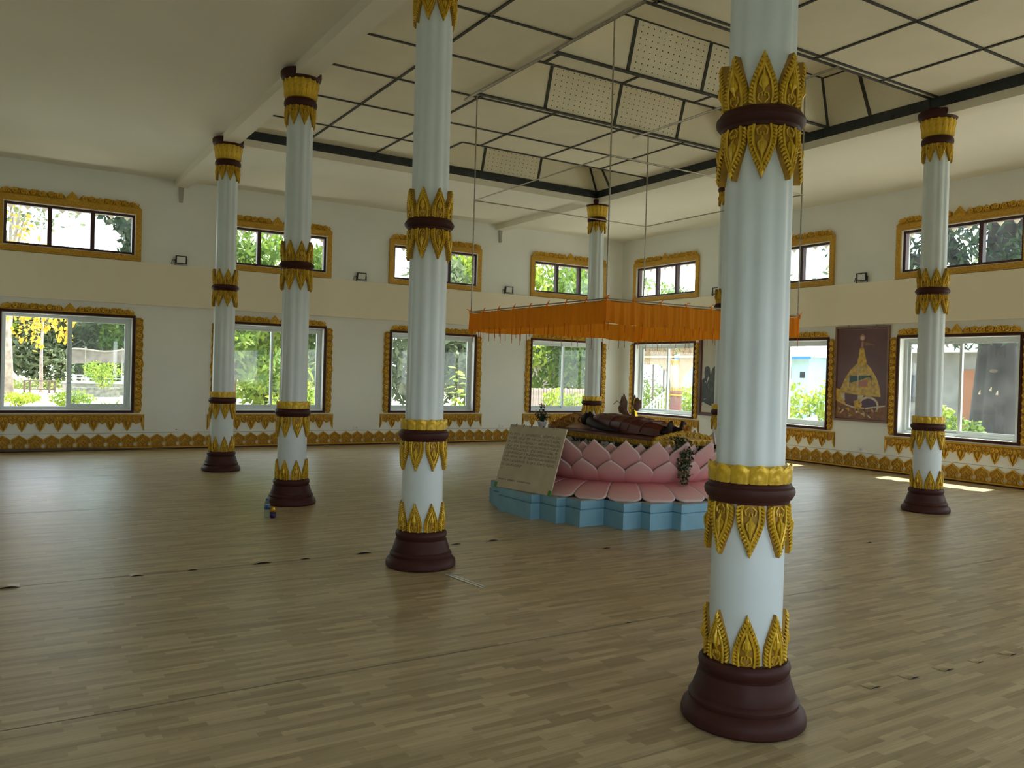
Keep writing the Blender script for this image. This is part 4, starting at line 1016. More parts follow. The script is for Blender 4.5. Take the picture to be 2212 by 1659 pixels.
def valcloth(p, q, ph, ntie):
    p, q = Vector(p), Vector(q); t = (q-p).normalized(); p, q = p-t*0.016, q+t*0.016; d = q-p; L = d.length; nrm = Vector((-t.y, t.x)); 
    if nrm.dot((p+q)/2-Vector(((CA+CB)/2, (CC+CD)/2))) < 0: nrm = -nrm
    nu, nv = 300, 7
    def fn(u, v):
        s = u*L
        fold = 0.015*math.sin(s*44+ph+1.6*math.sin(s*3.1))+0.010*math.sin(s*97+ph*2+math.sin(s*7))+0.006*math.sin(s*23)
        k = u*ntie; sag = 0.020*math.sin(PI*(k % 1.0))**0.8
        top = tie_z-0.012-sag; bot = 2.148+0.006*math.sin(s*6+ph)+0.004*math.sin(s*15+ph)+0.010*math.sin(s*2.1+ph*1.7)
        z = top+(bot-top)*v
        pp = p+t*s+nrm*(fold*(0.35+0.65*v)+0.012)
        return cpt(pp.x, pp.y, z)
    c = MB().grid(nu, nv, fn).build('cloth_panel', M['orange'], can, True)
    for k in range(ntie+1):
        s = L*k/ntie; pp = p+t*s+nrm*0.012
        tb = MB().tube([cpt(pp.x, pp.y, tie_z-0.035), cpt(pp.x+nrm.x*0.004, pp.y+nrm.y*0.004, tie_z), cpt(pp.x-nrm.x*0.02, pp.y-nrm.y*0.02, tie_z+0.012)], 0.008, 5)
        tb.tube([cpt(pp.x, pp.y, tie_z+0.005), cpt(pp.x+t.x*0.022, pp.y+t.y*0.022, tie_z+0.026), cpt(pp.x+t.x*0.045, pp.y+t.y*0.045, tie_z+rg.uniform(0.02, 0.05))], 0.005, 4)
        tb.build('ribbon_tie', M['orange'], c)
    for k in range(21):
        s = L*(k+rg.uniform(0.15, 0.85))/21; pp = p+t*s+nrm*0.012; ln = rg.uniform(0.07, 0.16); sw = rg.uniform(-0.008, 0.008)
        MB().tube([cpt(pp.x, pp.y, 2.175), cpt(pp.x+t.x*sw, pp.y+t.y*sw, 2.15-ln)], 0.0042, 4).build('fringe_cord', M['orange_d'], c)
valcloth((CB, CC), (CB, CD), 0.3, 8); valcloth((CB, CD), (CA, CD), 1.7, 8); valcloth((CA, CC), (CB, CC), 2.9, 8); valcloth((CA, CD), (CA, CC), 4.1, 8)
MB().grid(12, 12, lambda u, v: cpt(CA+0.01+(CB-CA-0.02)*u, CC+0.01+(CD-CC-0.02)*v, 2.385-0.035*math.sin(PI*u)*math.sin(PI*v))).build('roof_cloth', M['yellow'], can, True)

# ================================================================== SMALL THINGS
def floodlight(x, y, rotz, tilt, twist, label):
    f = empty('floodlight', (x, y, 3.515), rotz+twist); tag(f, label, 'floodlight', 'floodlights on the ledge')
    hd = ring(MB(), 0.098, -0.076, 0.076, 0.080, -0.060, 0.060, 0.0, 0.032).box(-0.098, 0.098, -0.02, 0.0, -0.076, 0.076)
    for k in range(7): hd.box(-0.08+k*0.024, -0.074+k*0.024, -0.035, -0.02, -0.06, 0.06)
    h = hd.build('housing', M['black'], f); h.location = (0, 0.0, 0.115); h.rotation_euler = (-tilt, 0, 0)
    l = MB().box(-0.08, 0.08, 0.0, 0.024, -0.060, 0.060).build('lens', M['lens'], h)
    b = MB().box(-0.112, 0.112, -0.015, 0.015, 0.0, 0.004).box(-0.112, -0.107, -0.012, 0.012, 0.0, 0.125).box(0.107, 0.112, -0.012, 0.012, 0.0, 0.125).build('bracket', M['black'], f)
    c = MB().tube([(0.09, -0.02, 0.1), (0.15, -0.02, 0.11), (0.17, -0.03, 0.03)], 0.006, 5).build('cable', M['black'], f)
floodlight(10.89, 0.045, 0, 0.05, 0.0, 'black floodlight on the ledge left of the farthest left column')
floodlight(7.22, 0.045, 0, 0.18, -0.10, 'black floodlight on the ledge between the two middle left windows')
floodlight(3.49, 0.045, 0, 0.18, -0.14, 'black floodlight on the ledge left of the far corner')
floodlight(0.045, 7.14, -PI/2, 0.12, 0.06, 'black floodlight on the ledge above the golden stupa picture')
floodlight(0.045, 3.42, -PI/2, 0.12, 0.06, 'black floodlight on the ledge half hidden by the nearest column')
def outlet(loc, rotz, label):
    f = empty('wall_socket', loc, rotz); tag(f, label, 'socket', 'white wall sockets')
    MB().box(-0.058, 0.058, 0.0, 0.010, -0.04, 0.04).box(-0.05, 0.05, 0.010, 0.013, -0.034, 0.034).build('cover_plate', M['plastic'], f)
    MB().box(-0.03, -0.022, 0.013, 0.0136, -0.012, 0.012).box(-0.012, -0.004, 0.013, 0.0136, -0.012, 0.012).build('slots', M['black'], f)
    MB().box(0.012, 0.036, 0.013, 0.018, -0.02, 0.02).build('switch', M['white'], f)
outlet((10.92, 0, 0.365), 0, 'white wall socket left of the farthest left column')
outlet((7.25, 0, 0.365), 0, 'white wall socket between the two middle left windows')
outlet((3.57, 0, 0.365), 0, 'white wall socket behind the leaning sign')
outlet((0, 7.19, 0.375), -PI/2, 'white wall socket under the golden stupa picture')

def picture(yc, z0, z1, hw, label, fm, bw):
    f = empty('framed_picture', (0, yc, 0), -PI/2); tag(f, label, 'picture')
    ring(MB(), hw, z0, z1, hw-bw, z0+bw, z1-bw, 0.0, 0.045).build('picture_frame', M[fm], f)
    return f
# golden stupa print: flat layered shapes; local x grows leftwards on the wall, so mirror u
pc = picture(7.17, 0.90, 2.70, 0.575, 'framed print of a golden stupa on maroon between the right windows', 'frame_brown', 0.035)
def U(u, v): return ((0.5-u)*1.08, 2.665-v*1.73)
def shape(pts, k, m, name):
    MB().plate([U(*p) for p in pts], 0.016, 0.0175+0.0006*k).build(name, M[m], pc)
MB().box(-0.542, 0.542, 0.0, 0.016, 0.933, 2.667).build('print', M['print_maroon'], pc)
fr_ = ring(MB(), 0.525, 0.955, 2.645, 0.521, 0.959, 2.641, 0.016, 0.0175); fr_.build('printed_line', M['print_pink'], pc)
def circ(u, v, r, n=14, sx=1.0): return [(u+r*sx*math.cos(2*PI*i/n)*1.6, v+r*math.sin(2*PI*i/n)) for i in range(n)]
shape(circ(0.505, 0.105, 0.036, sx=0.9), 1, 'print_pink', 'printed_orb')
shape(circ(0.505, 0.110, 0.02), 2, 'print_cream', 'printed_orb')
shape([(0.49, 0.145), (0.525, 0.145), (0.525, 0.215), (0.48, 0.215)], 1, 'print_pink', 'printed_mast')
shape([(0.53, 0.145), (0.745, 0.185), (0.53, 0.195)], 1, 'print_brown', 'printed_flag')
shape([(0.455, 0.22), (0.54, 0.215), (0.565, 0.29), (0.60, 0.37), (0.60, 0.40), (0.42, 0.40), (0.42, 0.35), (0.445, 0.31)], 2, 'print_gold2', 'printed_spire')
shape([(0.42, 0.38), (0.60, 0.385), (0.70, 0.45), (0.80, 0.54), (0.87, 0.65), (0.89, 0.745), (0.5, 0.735), (0.06, 0.705), (0.10, 0.655), (0.17, 0.56), (0.28, 0.46)], 1, 'print_gold', 'printed_dome')
shape([(0.27, 0.52), (0.69, 0.515), (0.72, 0.56), (0.70, 0.655), (0.27, 0.645)], 2, 'print_teal', 'printed_window')
shape([(0.28, 0.60), (0.45, 0.575), (0.66, 0.53), (0.71, 0.56), (0.70, 0.655), (0.29, 0.645)], 3, 'print_gold', 'printed_window')
shape([(0.46, 0.585), (0.63, 0.555), (0.63, 0.64), (0.46, 0.635)], 4, 'print_pink', 'printed_window')
shape([(0.435, 0.40), (0.45, 0.40), (0.45, 0.70), (0.435, 0.70)], 5, 'print_cream', 'printed_stripe')
shape([(0.0, 0.66), (0.16, 0.69), (0.17, 0.80), (0.25, 0.86), (0.0, 0.80)], 3, 'print_gold2', 'printed_petal')
shape([(0.10, 0.72), (0.18, 0.71), (0.19, 0.80), (0.13, 0.79)], 5, 'print_cream', 'printed_petal')
shape([(0.44, 0.735), (0.56, 0.735), (0.52, 0.80), (0.45, 0.80)], 2, 'print_cream', 'printed_stem')
shape([(0.0, 0.80), (0.15, 0.83), (0.33, 0.865), (0.60, 0.865), (0.86, 0.835), (1.0, 0.835), (1.0, 0.985), (0.0, 0.985)], 2, 'print_brown', 'printed_leaves')
shape([(0.04, 0.81), (0.35, 0.855), (0.60, 0.865), (0.98, 0.83), (0.98, 0.845), (0.60, 0.882), (0.33, 0.872)], 4, 'print_cream', 'printed_stripe')
shape([(0.37, 0.80), (0.50, 0.77), (0.54, 0.84), (0.48, 0.90), (0.40, 0.90)], 5, 'print_gold2', 'printed_petal')
arc_ = [(0.66+0.20*math.cos(t), 0.845+0.105*math.sin(t)) for t in [-PI*0.95+PI*1.15*i/14 for i in range(15)]]
arc2 = [(0.66+0.165*math.cos(t), 0.85+0.085*math.sin(t)) for t in [-PI*0.95+PI*1.15*i/14 for i in range(15)]]
shape(arc_+arc2[::-1], 5, 'print_cream', 'printed_ring'); shape(arc2, 3, 'print_violet', 'printed_shadow')
rq = random.Random(9)
for k in range(22):
    u, v = rq.uniform(0.06, 0.94), rq.uniform(0.885, 0.965); a = rq.uniform(0, 3.1); l = rq.uniform(0.03, 0.06)
    shape([(u-l*math.cos(a), v-l*0.5*math.sin(a)), (u+0.02*math.sin(a), v-0.01*math.cos(a)), (u+l*math.cos(a), v+l*0.5*math.sin(a)), (u-0.02*math.sin(a), v+0.01*math.cos(a))], 6+k % 5, ('print_gold2', 'print_gold', 'print_cream', 'print_maroon')[k % 4], 'printed_leaf')
for x in (-0.3, 0.3): MB().tube([(x, 0.02, 2.70), (x+0.02, 0.012, 2.74), (x, 0.01, 2.70)], 0.004, 4).build('hanger', M['black'], pc)
pc = picture(3.50, 0.79, 2.68, 0.57, 'framed portrait of a dark clothed figure, half hidden behind the nearest column', 'frame_grey', 0.06)
ring(MB(), 0.512, 0.848, 2.622, 0.492, 0.868, 2.602, 0.0, 0.03).build('mount', M['print_red'], pc)
MB().box(-0.495, 0.495, 0.0, 0.015, 0.865, 2.605).build('print', M['print_paper'], pc)
def V(y, z): return (3.50-y, z)
def shp(pts, k, m, nm): MB().plate([V(*p) for p in pts], 0.015, 0.0162+0.0005*k).build(nm, M[m], pc)
shp([(3.02, 1.02), (3.015, 1.35), (3.02, 1.60), (3.10, 1.66), (3.08, 1.78), (3.10, 1.90), (3.18, 1.93), (3.25, 1.89), (3.28, 1.72), (3.33, 1.86), (3.40, 1.95), (3.45, 2.15), (3.55, 2.25), (3.68, 2.12), (3.72, 1.9), (3.86, 1.75), (3.93, 1.3), (3.9, 1.0), (3.5, 0.97), (3.2, 1.05)], 1, 'print_black', 'printed_figure')
for a in (((3.16, 1.50), (3.20, 1.58), (3.24, 1.66), (3.22, 1.70), (3.17, 1.60)), ((3.10, 1.53), (3.15, 1.56), (3.13, 1.575)), ((3.235, 1.40), (3.25, 1.48), (3.24, 1.56), (3.225, 1.50)), ((3.10, 1.15), (3.18, 1.19), (3.10, 1.17)), ((3.02, 1.05), (3.12, 1.0), (3.2, 1.05), (3.12, 1.08), (3.05, 1.10))):
    shp(list(a), 3, 'print_white', 'printed_highlight')
shp([(3.36, 1.90), (3.42, 1.93), (3.43, 2.0), (3.37, 1.97)], 3, 'print_white', 'printed_face')

bt = empty('water_bottle', (11.43, 8.13, 0.0)); tag(bt, 'clear plastic water bottle with blue cap on the floor', 'bottle')
MB().lathe([(0.027, 0.0), (0.031, 0.006), (0.031, 0.03), (0.0295, 0.034), (0.031, 0.04), (0.031, 0.065), (0.0295, 0.069), (0.031, 0.075), (0.031, 0.135), (0.029, 0.15), (0.018, 0.178), (0.0125, 0.188), (0.0125, 0.196)], 20).build('bottle_body', M['pet'], bt, True)
MB().lathe([(0.0318, 0.088), (0.0318, 0.138), (0.0312, 0.138)], 20).build('label', M['label_blue'], bt, True)
MB().lathe([(0.0145, 0.187), (0.0145, 0.194), (0.0152, 0.194), (0.0152, 0.206), (0.012, 0.207)], 16).build('cap', M['cap_blue'], bt, True)
cn = empty('drink_can', (11.375, 8.165, 0.0)); tag(cn, 'gold and violet drink can beside the water bottle', 'can')
MB().lathe([(0.025, 0.0), (0.0325, 0.008), (0.0325, 0.062), (0.032, 0.062)], 20).build('can_body', M['can_violet'], cn, True)
MB().lathe([(0.0325, 0.062), (0.0325, 0.096), (0.027, 0.110), (0.0275, 0.115), (0.02, 0.113)], 20).build('can_top', M['can_gold'], cn, True)

def tape(a, b, w, label):
    a, b = Vector((*a, 0)), Vector((*b, 0)); d = (b-a); t = d.normalized(); s = Vector((-t.y, t.x, 0)); m_ = (a+b)/2
    o = MB().obox((0, 0, 0), t*(d.length/2), s*(w/2), (0, 0, 0.0008)).build('tape_strip', M['tape']); o.location = (m_.x, m_.y, 0.0022)
    tag(o, label, 'tape', 'tape strips by the column')
tape((10.87, 11.215), (10.82, 11.70), 0.022, 'longer shiny tape strip on the floor in front of the column left of the pedestal')
tape((10.84, 11.20), (10.79, 11.68), 0.018, 'thin shiny tape strip on the floor, the one nearer the pedestal')
tape((10.88, 11.20), (10.74, 11.235), 0.020, 'short shiny tape strip crossing the ends of the two longer strips')

# ================================================================== OUTSIDE
GZ = -0.32
g = MB().box(-140, 130, -160, 110, GZ-0.4, GZ).build('ground', M['earth']); tag(g, 'sunlit sandy ground outside the hall', kind='structure')
g = MB().box(-3.2, RX+3.2, -3.2, -WT, GZ, GZ+0.06).box(-3.2, -WT, -WT, RY+3.2, GZ, GZ+0.06).build('pavement', M['pave']); tag(g, 'pale concrete apron round the hall', kind='structure')

g = MB().box(-6, 60, RY+WT, 70, GZ, GZ+0.015).build('added_ground', M['added_ground']); tag(g, 'added dark ground behind the camera that cuts light bounce', kind='structure')  # unseen ground patch, added to weaken bounce through the rear openings
g = MB().prism([(3, -47), (20, -47), (20, -19), (3, -19)], GZ, GZ+0.02).build('yard', M['sand']); tag(g, 'pale sandy yard seen through the leftmost window', kind='structure')
g = MB().prism([(-12, -8), (-6.6, -8), (-6.6, 2.5), (-12, 2.5)], GZ, GZ+0.02).build('yard', M['sand']); tag(g, 'pale sandy yard in front of the blue house', kind='structure')
def blob_leaves(blobs, n, size, asp, rs, droop=0.0):
    """random diamond leaves near the surface of ellipsoid blobs -> verts, faces"""
    w = np.array([b[3]*b[4]*b[5] for b in blobs])**(2/3); w = w/w.sum()
    ids = rs.choice(len(blobs), n, p=w); bl = np.array(blobs)[ids]
    d = rs.normal(size=(n, 3)); d /= np.linalg.norm(d, axis=1, keepdims=True)
    rad = rs.uniform(0.45, 1.05, (n, 1))**0.6
    c = bl[:, :3]+d*rad*bl[:, 3:6]
    a = rs.normal(size=(n, 3)); a[:, 2] -= droop; a /= np.linalg.norm(a, axis=1, keepdims=True)
    b = np.cross(a, rs.normal(size=(n, 3))); b /= np.linalg.norm(b, axis=1, keepdims=True)
    l = size*rs.uniform(0.6, 1.35, (n, 1))
    v = np.stack([c-a*l, c+b*l*asp, c+a*l, c-b*l*asp], 1).reshape(-1, 3)
    return v
def quad_mesh(name, v, m):
    n = len(v)//4; d = bpy.data.meshes.new(name)
    d.vertices.add(len(v)); d.vertices.foreach_set('co', v.astype(np.float32).ravel())
    d.loops.add(len(v)); d.loops.foreach_set('vertex_index', np.arange(len(v), dtype=np.int32))
    d.polygons.add(n); d.polygons.foreach_set('loop_start', np.arange(0, len(v), 4, dtype=np.int32)); d.polygons.foreach_set('loop_total', np.full(n, 4, dtype=np.int32))
    d.materials.append(m); d.update(); d.validate(); return d
def tree(name, label, x, y, h, r, m, n=2200, size=0.22, asp=0.4, tr=0.14, bark='bark', low=0.35, seed=0, nb=9, cat='tree', group='trees outside the windows', droop=0.3, bare=False, squash=0.8):
    rs = np.random.default_rng(seed+100)
    t = empty(name, (x, y, GZ)); tag(t, label, cat, group)
    blobs = []
    for k in range(nb):
        a = rs.uniform(0, 6.28); q = rs.uniform(0, 0.75)*r; z = h*(low+(1-low)*rs.uniform(0.12, 0.9)); br = r*rs.uniform(0.32, 0.58)
        q *= max(0.25, 1-abs(z/h-0.62)*1.1)
        blobs.append((q*math.cos(a), q*math.sin(a), z, br, br, br*squash))
    mb = MB()
    mb.tube([(0, 0, -0.1), (tr*0.4, 0, h*0.25), (-tr*0.3, tr*0.5, h*0.55), (0, 0, h*0.86)], [tr*1.25, tr, tr*0.7, tr*0.2], 8)
    for b in blobs[:7]:
        z0 = min(b[2]*0.6, h*0.55); mb.tube([(0, 0, z0), (b[0]*0.5, b[1]*0.5, (z0+b[2])/2+0.1), (b[0], b[1], b[2])], [tr*0.45, tr*0.3, tr*0.08], 5)
    if bare:
        for k in range(60):
            b = blobs[k % nb]; e = rs.normal(size=3)*r*0.35
            mb.tube([(b[0], b[1], b[2]), (b[0]+e[0]*0.5, b[1]+e[1]*0.5, b[2]+abs(e[2])*0.6), (b[0]+e[0], b[1]+e[1], b[2]+abs(e[2]))], [tr*0.12, tr*0.08, tr*0.03], 3)
    mb.build('trunk', M[bark], t, True)
    if n: tag(link('crown', quad_mesh('crown', blob_leaves(blobs, n, size, asp, rs, droop), M[m]), t), kind='stuff')
    return t
# --- beyond the left wall: yard with bench, then trees
tk = tree('teak_tree', 'yellow-leaved teak tree with a thick trunk by the garden bench', 13.05, -39.2, 13.5, 4.6, 'lf_grey', 700, 0.20, 0.6, 0.27, 'bark_pale', 0.45, 1, 10, bare=True)
tag(link('yellow_leaves', quad_mesh('yellow_leaves', blob_leaves([(-1.0, 0.8, 3.6, 0.9, 0.8, 0.7), (-2.2, 0.5, 4.2, 1.2, 0.8, 0.5), (-0.4, 0.6, 4.4, 0.8, 0.8, 0.5), (-2.8, 0.6, 3.4, 0.5, 0.5, 0.4), (-1.4, 0.5, 2.9, 0.4, 0.4, 0.4), (0.3, 0.3, 9.5, 1.5, 1.2, 1.5)], 330, 0.17, 0.6, np.random.default_rng(8), 0.5), M['lf_yellow']), tk), kind='stuff')
tree('teak_tree', 'thin bare tree with few leaves standing behind the garden bench', 11.2, -42.5, 9.5, 2.6, 'lf_yellow', 160, 0.25, 0.6, 0.09, 'bark_pale', 0.3, 2, 8, bare=True)
fx = [(16.5, -58, 11), (13.2, -62, 10), (10.4, -57, 9), (7.6, -61, 9.5), (4.6, -58, 9), (1.5, -56, 10.5), (-2.5, -54, 11), (15.0, -70, 13), (8.5, -72, 11), (5.8, -69, 10.5)]
for i, (x, y, h) in enumerate(fx):
    tree('forest_tree', ['dry forest tree at the left edge of the far yard', 'dry forest tree behind the yellow-leaved teak', 'green forest tree behind the bench', 'dry forest tree above the shade netting', 'dry forest tree right of the shade netting', 'green forest tree behind the corrugated shed', 'dry tall forest tree far behind the teak sapling', 'tallest forest tree in the back row', 'green forest tree in the back row over the netting', 'dry forest tree in the back row over the railing'][i], x, y, h, 3.8, ('lf_grey', 'lf_green', 'lf_grey')[i % 3], 5200, 0.30, 0.4, 0.15, 'bark_pale', 0.04, 10+i, 12, group='far forest trees beyond the yard', bare=True)
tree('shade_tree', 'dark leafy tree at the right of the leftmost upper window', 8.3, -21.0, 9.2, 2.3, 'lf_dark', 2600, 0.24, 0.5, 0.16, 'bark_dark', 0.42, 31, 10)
for i, (x, y, h, r, m_, lab) in enumerate([(7.3, -10.5, 6.6, 2.2, 'lf_green', 'mango tree with hanging leaves outside the window between the two left columns'), (5.2, -14.5, 6.8, 2.4, 'lf_bright', 'bright green mango tree behind the corrugated shed'),
        (2.6, -15.5, 7.4, 2.6, 'lf_green', 'leafy tree outside the window left of the orange canopy'), (-0.8, -12.5, 6.6, 2.5, 'lf_grey', 'pale leafy tree behind the large-leaved teak sapling'),
        (-3.9, -13.0, 8.0, 2.9, 'lf_bright', 'bright bushy tree behind the pink fence'), (-8.2, -13.5, 7.6, 2.9, 'lf_green', 'bushy tree over the right part of the pink fence'),
        (-6.0, -19, 9.0, 3.2, 'lf_green', 'tall tree behind the bushes of the far corner window'), (-12.5, -19, 8.5, 3.4, 'lf_grey', 'pale tree far behind the corner of the hall')]):
    tree('broadleaf_tree', lab, x, y, h, r, m_, 6000, 0.18, 0.36, 0.12, 'bark', 0.08, 50+i, 15, droop=0.8)
def bush(name, label, x, y, h, r, m, n=700, size=0.10, asp=0.4, seed=0, z=GZ):
    rs = np.random.default_rng(seed+400)
    t = empty(name, (x, y, z)); tag(t, label, 'shrub', 'shrubs outside the windows')
    mb = MB()
    for k in range(7):
        a = rs.uniform(0, 6.28); q = r*rs.uniform(0.2, 0.8); mb.tube([(0, 0, 0), (q*0.5*math.cos(a), q*0.5*math.sin(a), h*0.5), (q*math.cos(a), q*math.sin(a), h*rs.uniform(0.6, 0.95))], [0.02, 0.014, 0.005], 4)
    mb.build('stems', M['bark'], t)
    bl = [(r*0.5*math.cos(a), r*0.5*math.sin(a), h*zz, r*0.55, r*0.55, h*0.34) for a, zz in zip(rs.uniform(0, 6.28, 6), rs.uniform(0.3, 0.75, 6))]
    tag(link('foliage', quad_mesh('foliage', blob_leaves(bl, n, size, asp, rs, 0.2), M[m]), t), kind='stuff')
    return t
bush('shrub', 'spreading green shrub in the stone planter of the yard', 8.5, -36.0, 1.5, 1.1, 'lf_bright', 900, 0.10, 0.35, 1, 0.15)
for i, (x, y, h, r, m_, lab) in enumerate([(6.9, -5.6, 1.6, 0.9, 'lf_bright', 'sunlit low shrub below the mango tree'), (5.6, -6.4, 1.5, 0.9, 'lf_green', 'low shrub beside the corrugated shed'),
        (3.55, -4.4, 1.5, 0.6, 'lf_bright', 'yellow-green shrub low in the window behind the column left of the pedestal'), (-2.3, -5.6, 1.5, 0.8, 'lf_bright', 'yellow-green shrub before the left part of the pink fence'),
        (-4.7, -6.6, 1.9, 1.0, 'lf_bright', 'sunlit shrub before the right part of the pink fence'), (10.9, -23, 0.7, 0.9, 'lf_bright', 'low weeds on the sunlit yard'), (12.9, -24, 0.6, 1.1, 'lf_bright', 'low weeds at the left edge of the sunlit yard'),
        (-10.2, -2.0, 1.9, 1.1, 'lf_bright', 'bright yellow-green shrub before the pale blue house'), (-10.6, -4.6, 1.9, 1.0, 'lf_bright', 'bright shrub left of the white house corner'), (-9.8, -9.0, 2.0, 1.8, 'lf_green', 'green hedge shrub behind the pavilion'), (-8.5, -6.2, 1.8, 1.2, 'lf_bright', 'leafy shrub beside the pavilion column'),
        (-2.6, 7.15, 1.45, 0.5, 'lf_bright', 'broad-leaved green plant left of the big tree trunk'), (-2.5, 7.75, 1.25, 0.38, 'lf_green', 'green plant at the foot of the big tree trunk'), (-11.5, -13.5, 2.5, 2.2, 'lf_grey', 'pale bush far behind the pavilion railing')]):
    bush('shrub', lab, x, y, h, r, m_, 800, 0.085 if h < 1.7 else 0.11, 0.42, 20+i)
# weeds on the far yard
rs = np.random.default_rng(77)
tag(link('weeds', quad_mesh('weeds', blob_leaves([(x, -48-3*rs.random(), GZ+0.25, 2.2, 1.6, 0.5) for x in np.arange(-4, 18, 1.6)], 5000, 0.14, 0.3, rs), M['grass'])), 'low green weeds in front of the far forest', 'weeds', kind='stuff')
# large-leaved teak sapling
ts = empty('teak_sapling', (1.55, -6.0, GZ)); tag(ts, 'teak sapling with large yellow-green leaves in the window left of the canopy', 'sapling', 'trees outside the windows')
MB().tube([(0, 0, 0), (0.05, 0, 0.9), (0, 0.03, 1.7), (0.02, 0, 2.15)], [0.03, 0.025, 0.018, 0.008], 6).build('stem', M['bark'], ts)
rl = random.Random(21)
for k in range(22):
    z = 0.6+k*0.07; a = k*2.4; l = rl.uniform(0.28, 0.42); c, s = math.cos(a), math.sin(a); w = l*0.36; dz = rl.uniform(-0.16, 0.08)
    vs = [(0.03*c, 0.03*s, z), (l*0.45*c-w*s, l*0.45*s+w*c, z+dz*0.4), (l*0.5*c, l*0.5*s, z+dz*0.4+0.05), (l*0.45*c+w*s, l*0.45*s-w*c, z+dz*0.4), (l*c, l*s, z+dz)]
    MB().add(vs, [(0, 2, 1), (0, 3, 2), (1, 2, 4), (2, 3, 4)]).build('large_leaf', M['lf_bright'], ts)
# palm-like plant at the lower right of the leftmost window
pp = empty('agave_plant', (10.72, -11.5, GZ)); tag(pp, 'spiky yellow-green plant low in the leftmost window', 'plant')
for k in range(14):
    a = k*2.4; l = rl.uniform(0.5, 1.05); c, s = math.cos(a), math.sin(a); w = 0.035
    MB().add([(w*s, -w*c, 0), (-w*s, w*c, 0), (l*0.35*c-w*s, l*0.35*s+w*c, l*0.75), (l*0.35*c+w*s, l*0.35*s-w*c, l*0.75), (l*0.75*c, l*0.75*s, l*0.95)], [(0, 1, 2, 3), (3, 2, 4)]).build('leaf_blade', M['lf_bright'], pp)
# yard furniture
bn = empty('garden_bench', (11.35, -41.2, GZ)); tag(bn, 'weathered timber bench table out in the sandy yard', 'bench')
MB().box(-0.85, 0.85, -0.25, 0.25, 0.72, 0.80).build('bench_top', M['timber'], bn)
for x in (-0.8, -0.52, 0.52, 0.8): MB().box(x-0.05, x+0.05, -0.2, -0.1, 0, 0.72).box(x-0.05, x+0.05, 0.1, 0.2, 0, 0.72).build('leg', M['timber'], bn)
MB().box(-0.8, 0.8, -0.03, 0.03, 0.22, 0.28).build('stretcher', M['timber'], bn)
pt = empty('stone_planter', (8.75, -36.0, GZ)); tag(pt, 'long rough stone planter with a shrub in the yard', 'planter')
MB().box(-1.15, 1.15, -0.6, 0.6, 0, 0.46).build('planter_body', M['stone'], pt)
for k in range(7): MB().box(-1.2+k*0.345, -0.87+k*0.345, -0.66, 0.66, 0.46, 0.54).build('coping_stone', M['stone'], pt)
rl_ = empty('railing', (7.6, -38.2, GZ)); tag(rl_, 'pale metal railing on a low wall behind the stone planter', 'railing')
for z in (0.82, 1.0, 1.18): MB().box(-2.6, 2.6, -0.02, 0.02, z, z+0.045).build('rail', M['rail'], rl_)
MB().box(-2.7, 2.7, -0.25, 0.25, 0.0, 0.72).build('low_wall', M['stone'], rl_); MB().box(-2.75, 2.75, -0.3, 0.3, 0.72, 0.82).build('wall_cap', M['rail'], rl_)
for k in range(6): MB().box(-2.5+k-0.03, -2.5+k+0.03, -0.03, 0.03, 0.82, 1.22).build('post', M['rail'], rl_)
sn = empty('shade_netting', (5.3, -45.0, GZ)); tag(sn, 'sagging brown shade netting on posts in front of the forest', 'netting')
MB().grid(24, 5, lambda u, v: (-4.4+8.8*u, 0.42+0.03*math.sin(u*40), 3.05-0.85*v+0.10*math.sin(u*15)*(1-v)-0.35*u)).build('net', M['net'], sn, True)
MB().tube([(-4.4+0.44*k, 0.44, 3.07+0.10*math.sin(k*0.75)-0.0175*k) for k in range(21)], 0.06, 5).build('pole', M['bark_pale'], sn)
for x in (-3.3, -1.1, 1.1, 3.3): MB().tube([(x, 0.4, 0), (x, 0.4, 3.0)], 0.05, 6).build('post', M['bark_pale'], sn)
# corrugated shed and green fence
sh = empty('corrugated_shed', (2.3, -16.6, GZ)); tag(sh, 'small shed with rusty corrugated roof behind the mango trees', 'shed')
MB().box(-1.6, 1.6, -1.6, 0.2, 0, 1.25).build('shed_wall', M['timber'], sh)
for k in range(14):
    x = -1.9+k*0.27
    MB().grid(7, 2, lambda u, v: (x+0.28*u, 0.75-2.7*v, 1.25+0.95*v+0.025*math.cos(u*6*PI))).build('roof_sheet', M['corr'], sh, True)
fg = empty('wire_fence', (4.15, -11.6, GZ)); tag(fg, 'green wire mesh fence with pale post near the shed', 'fence')
for k in range(12): MB().box(-1.5+k*0.25, -1.485+k*0.25, -0.01, 0.01, 0.05, 1.2).build('wire', M['fgreen'], fg)
for z in (0.15, 0.5, 0.85, 1.18): MB().box(-1.6, 1.5, -0.012, 0.012, z, z+0.025).build('rail', M['fgreen'], fg)
for x in (-1.55, 0.1): MB().box(x-0.06, x+0.06, -0.06, 0.06, 0, 1.3).build('post', M['rail'], fg)
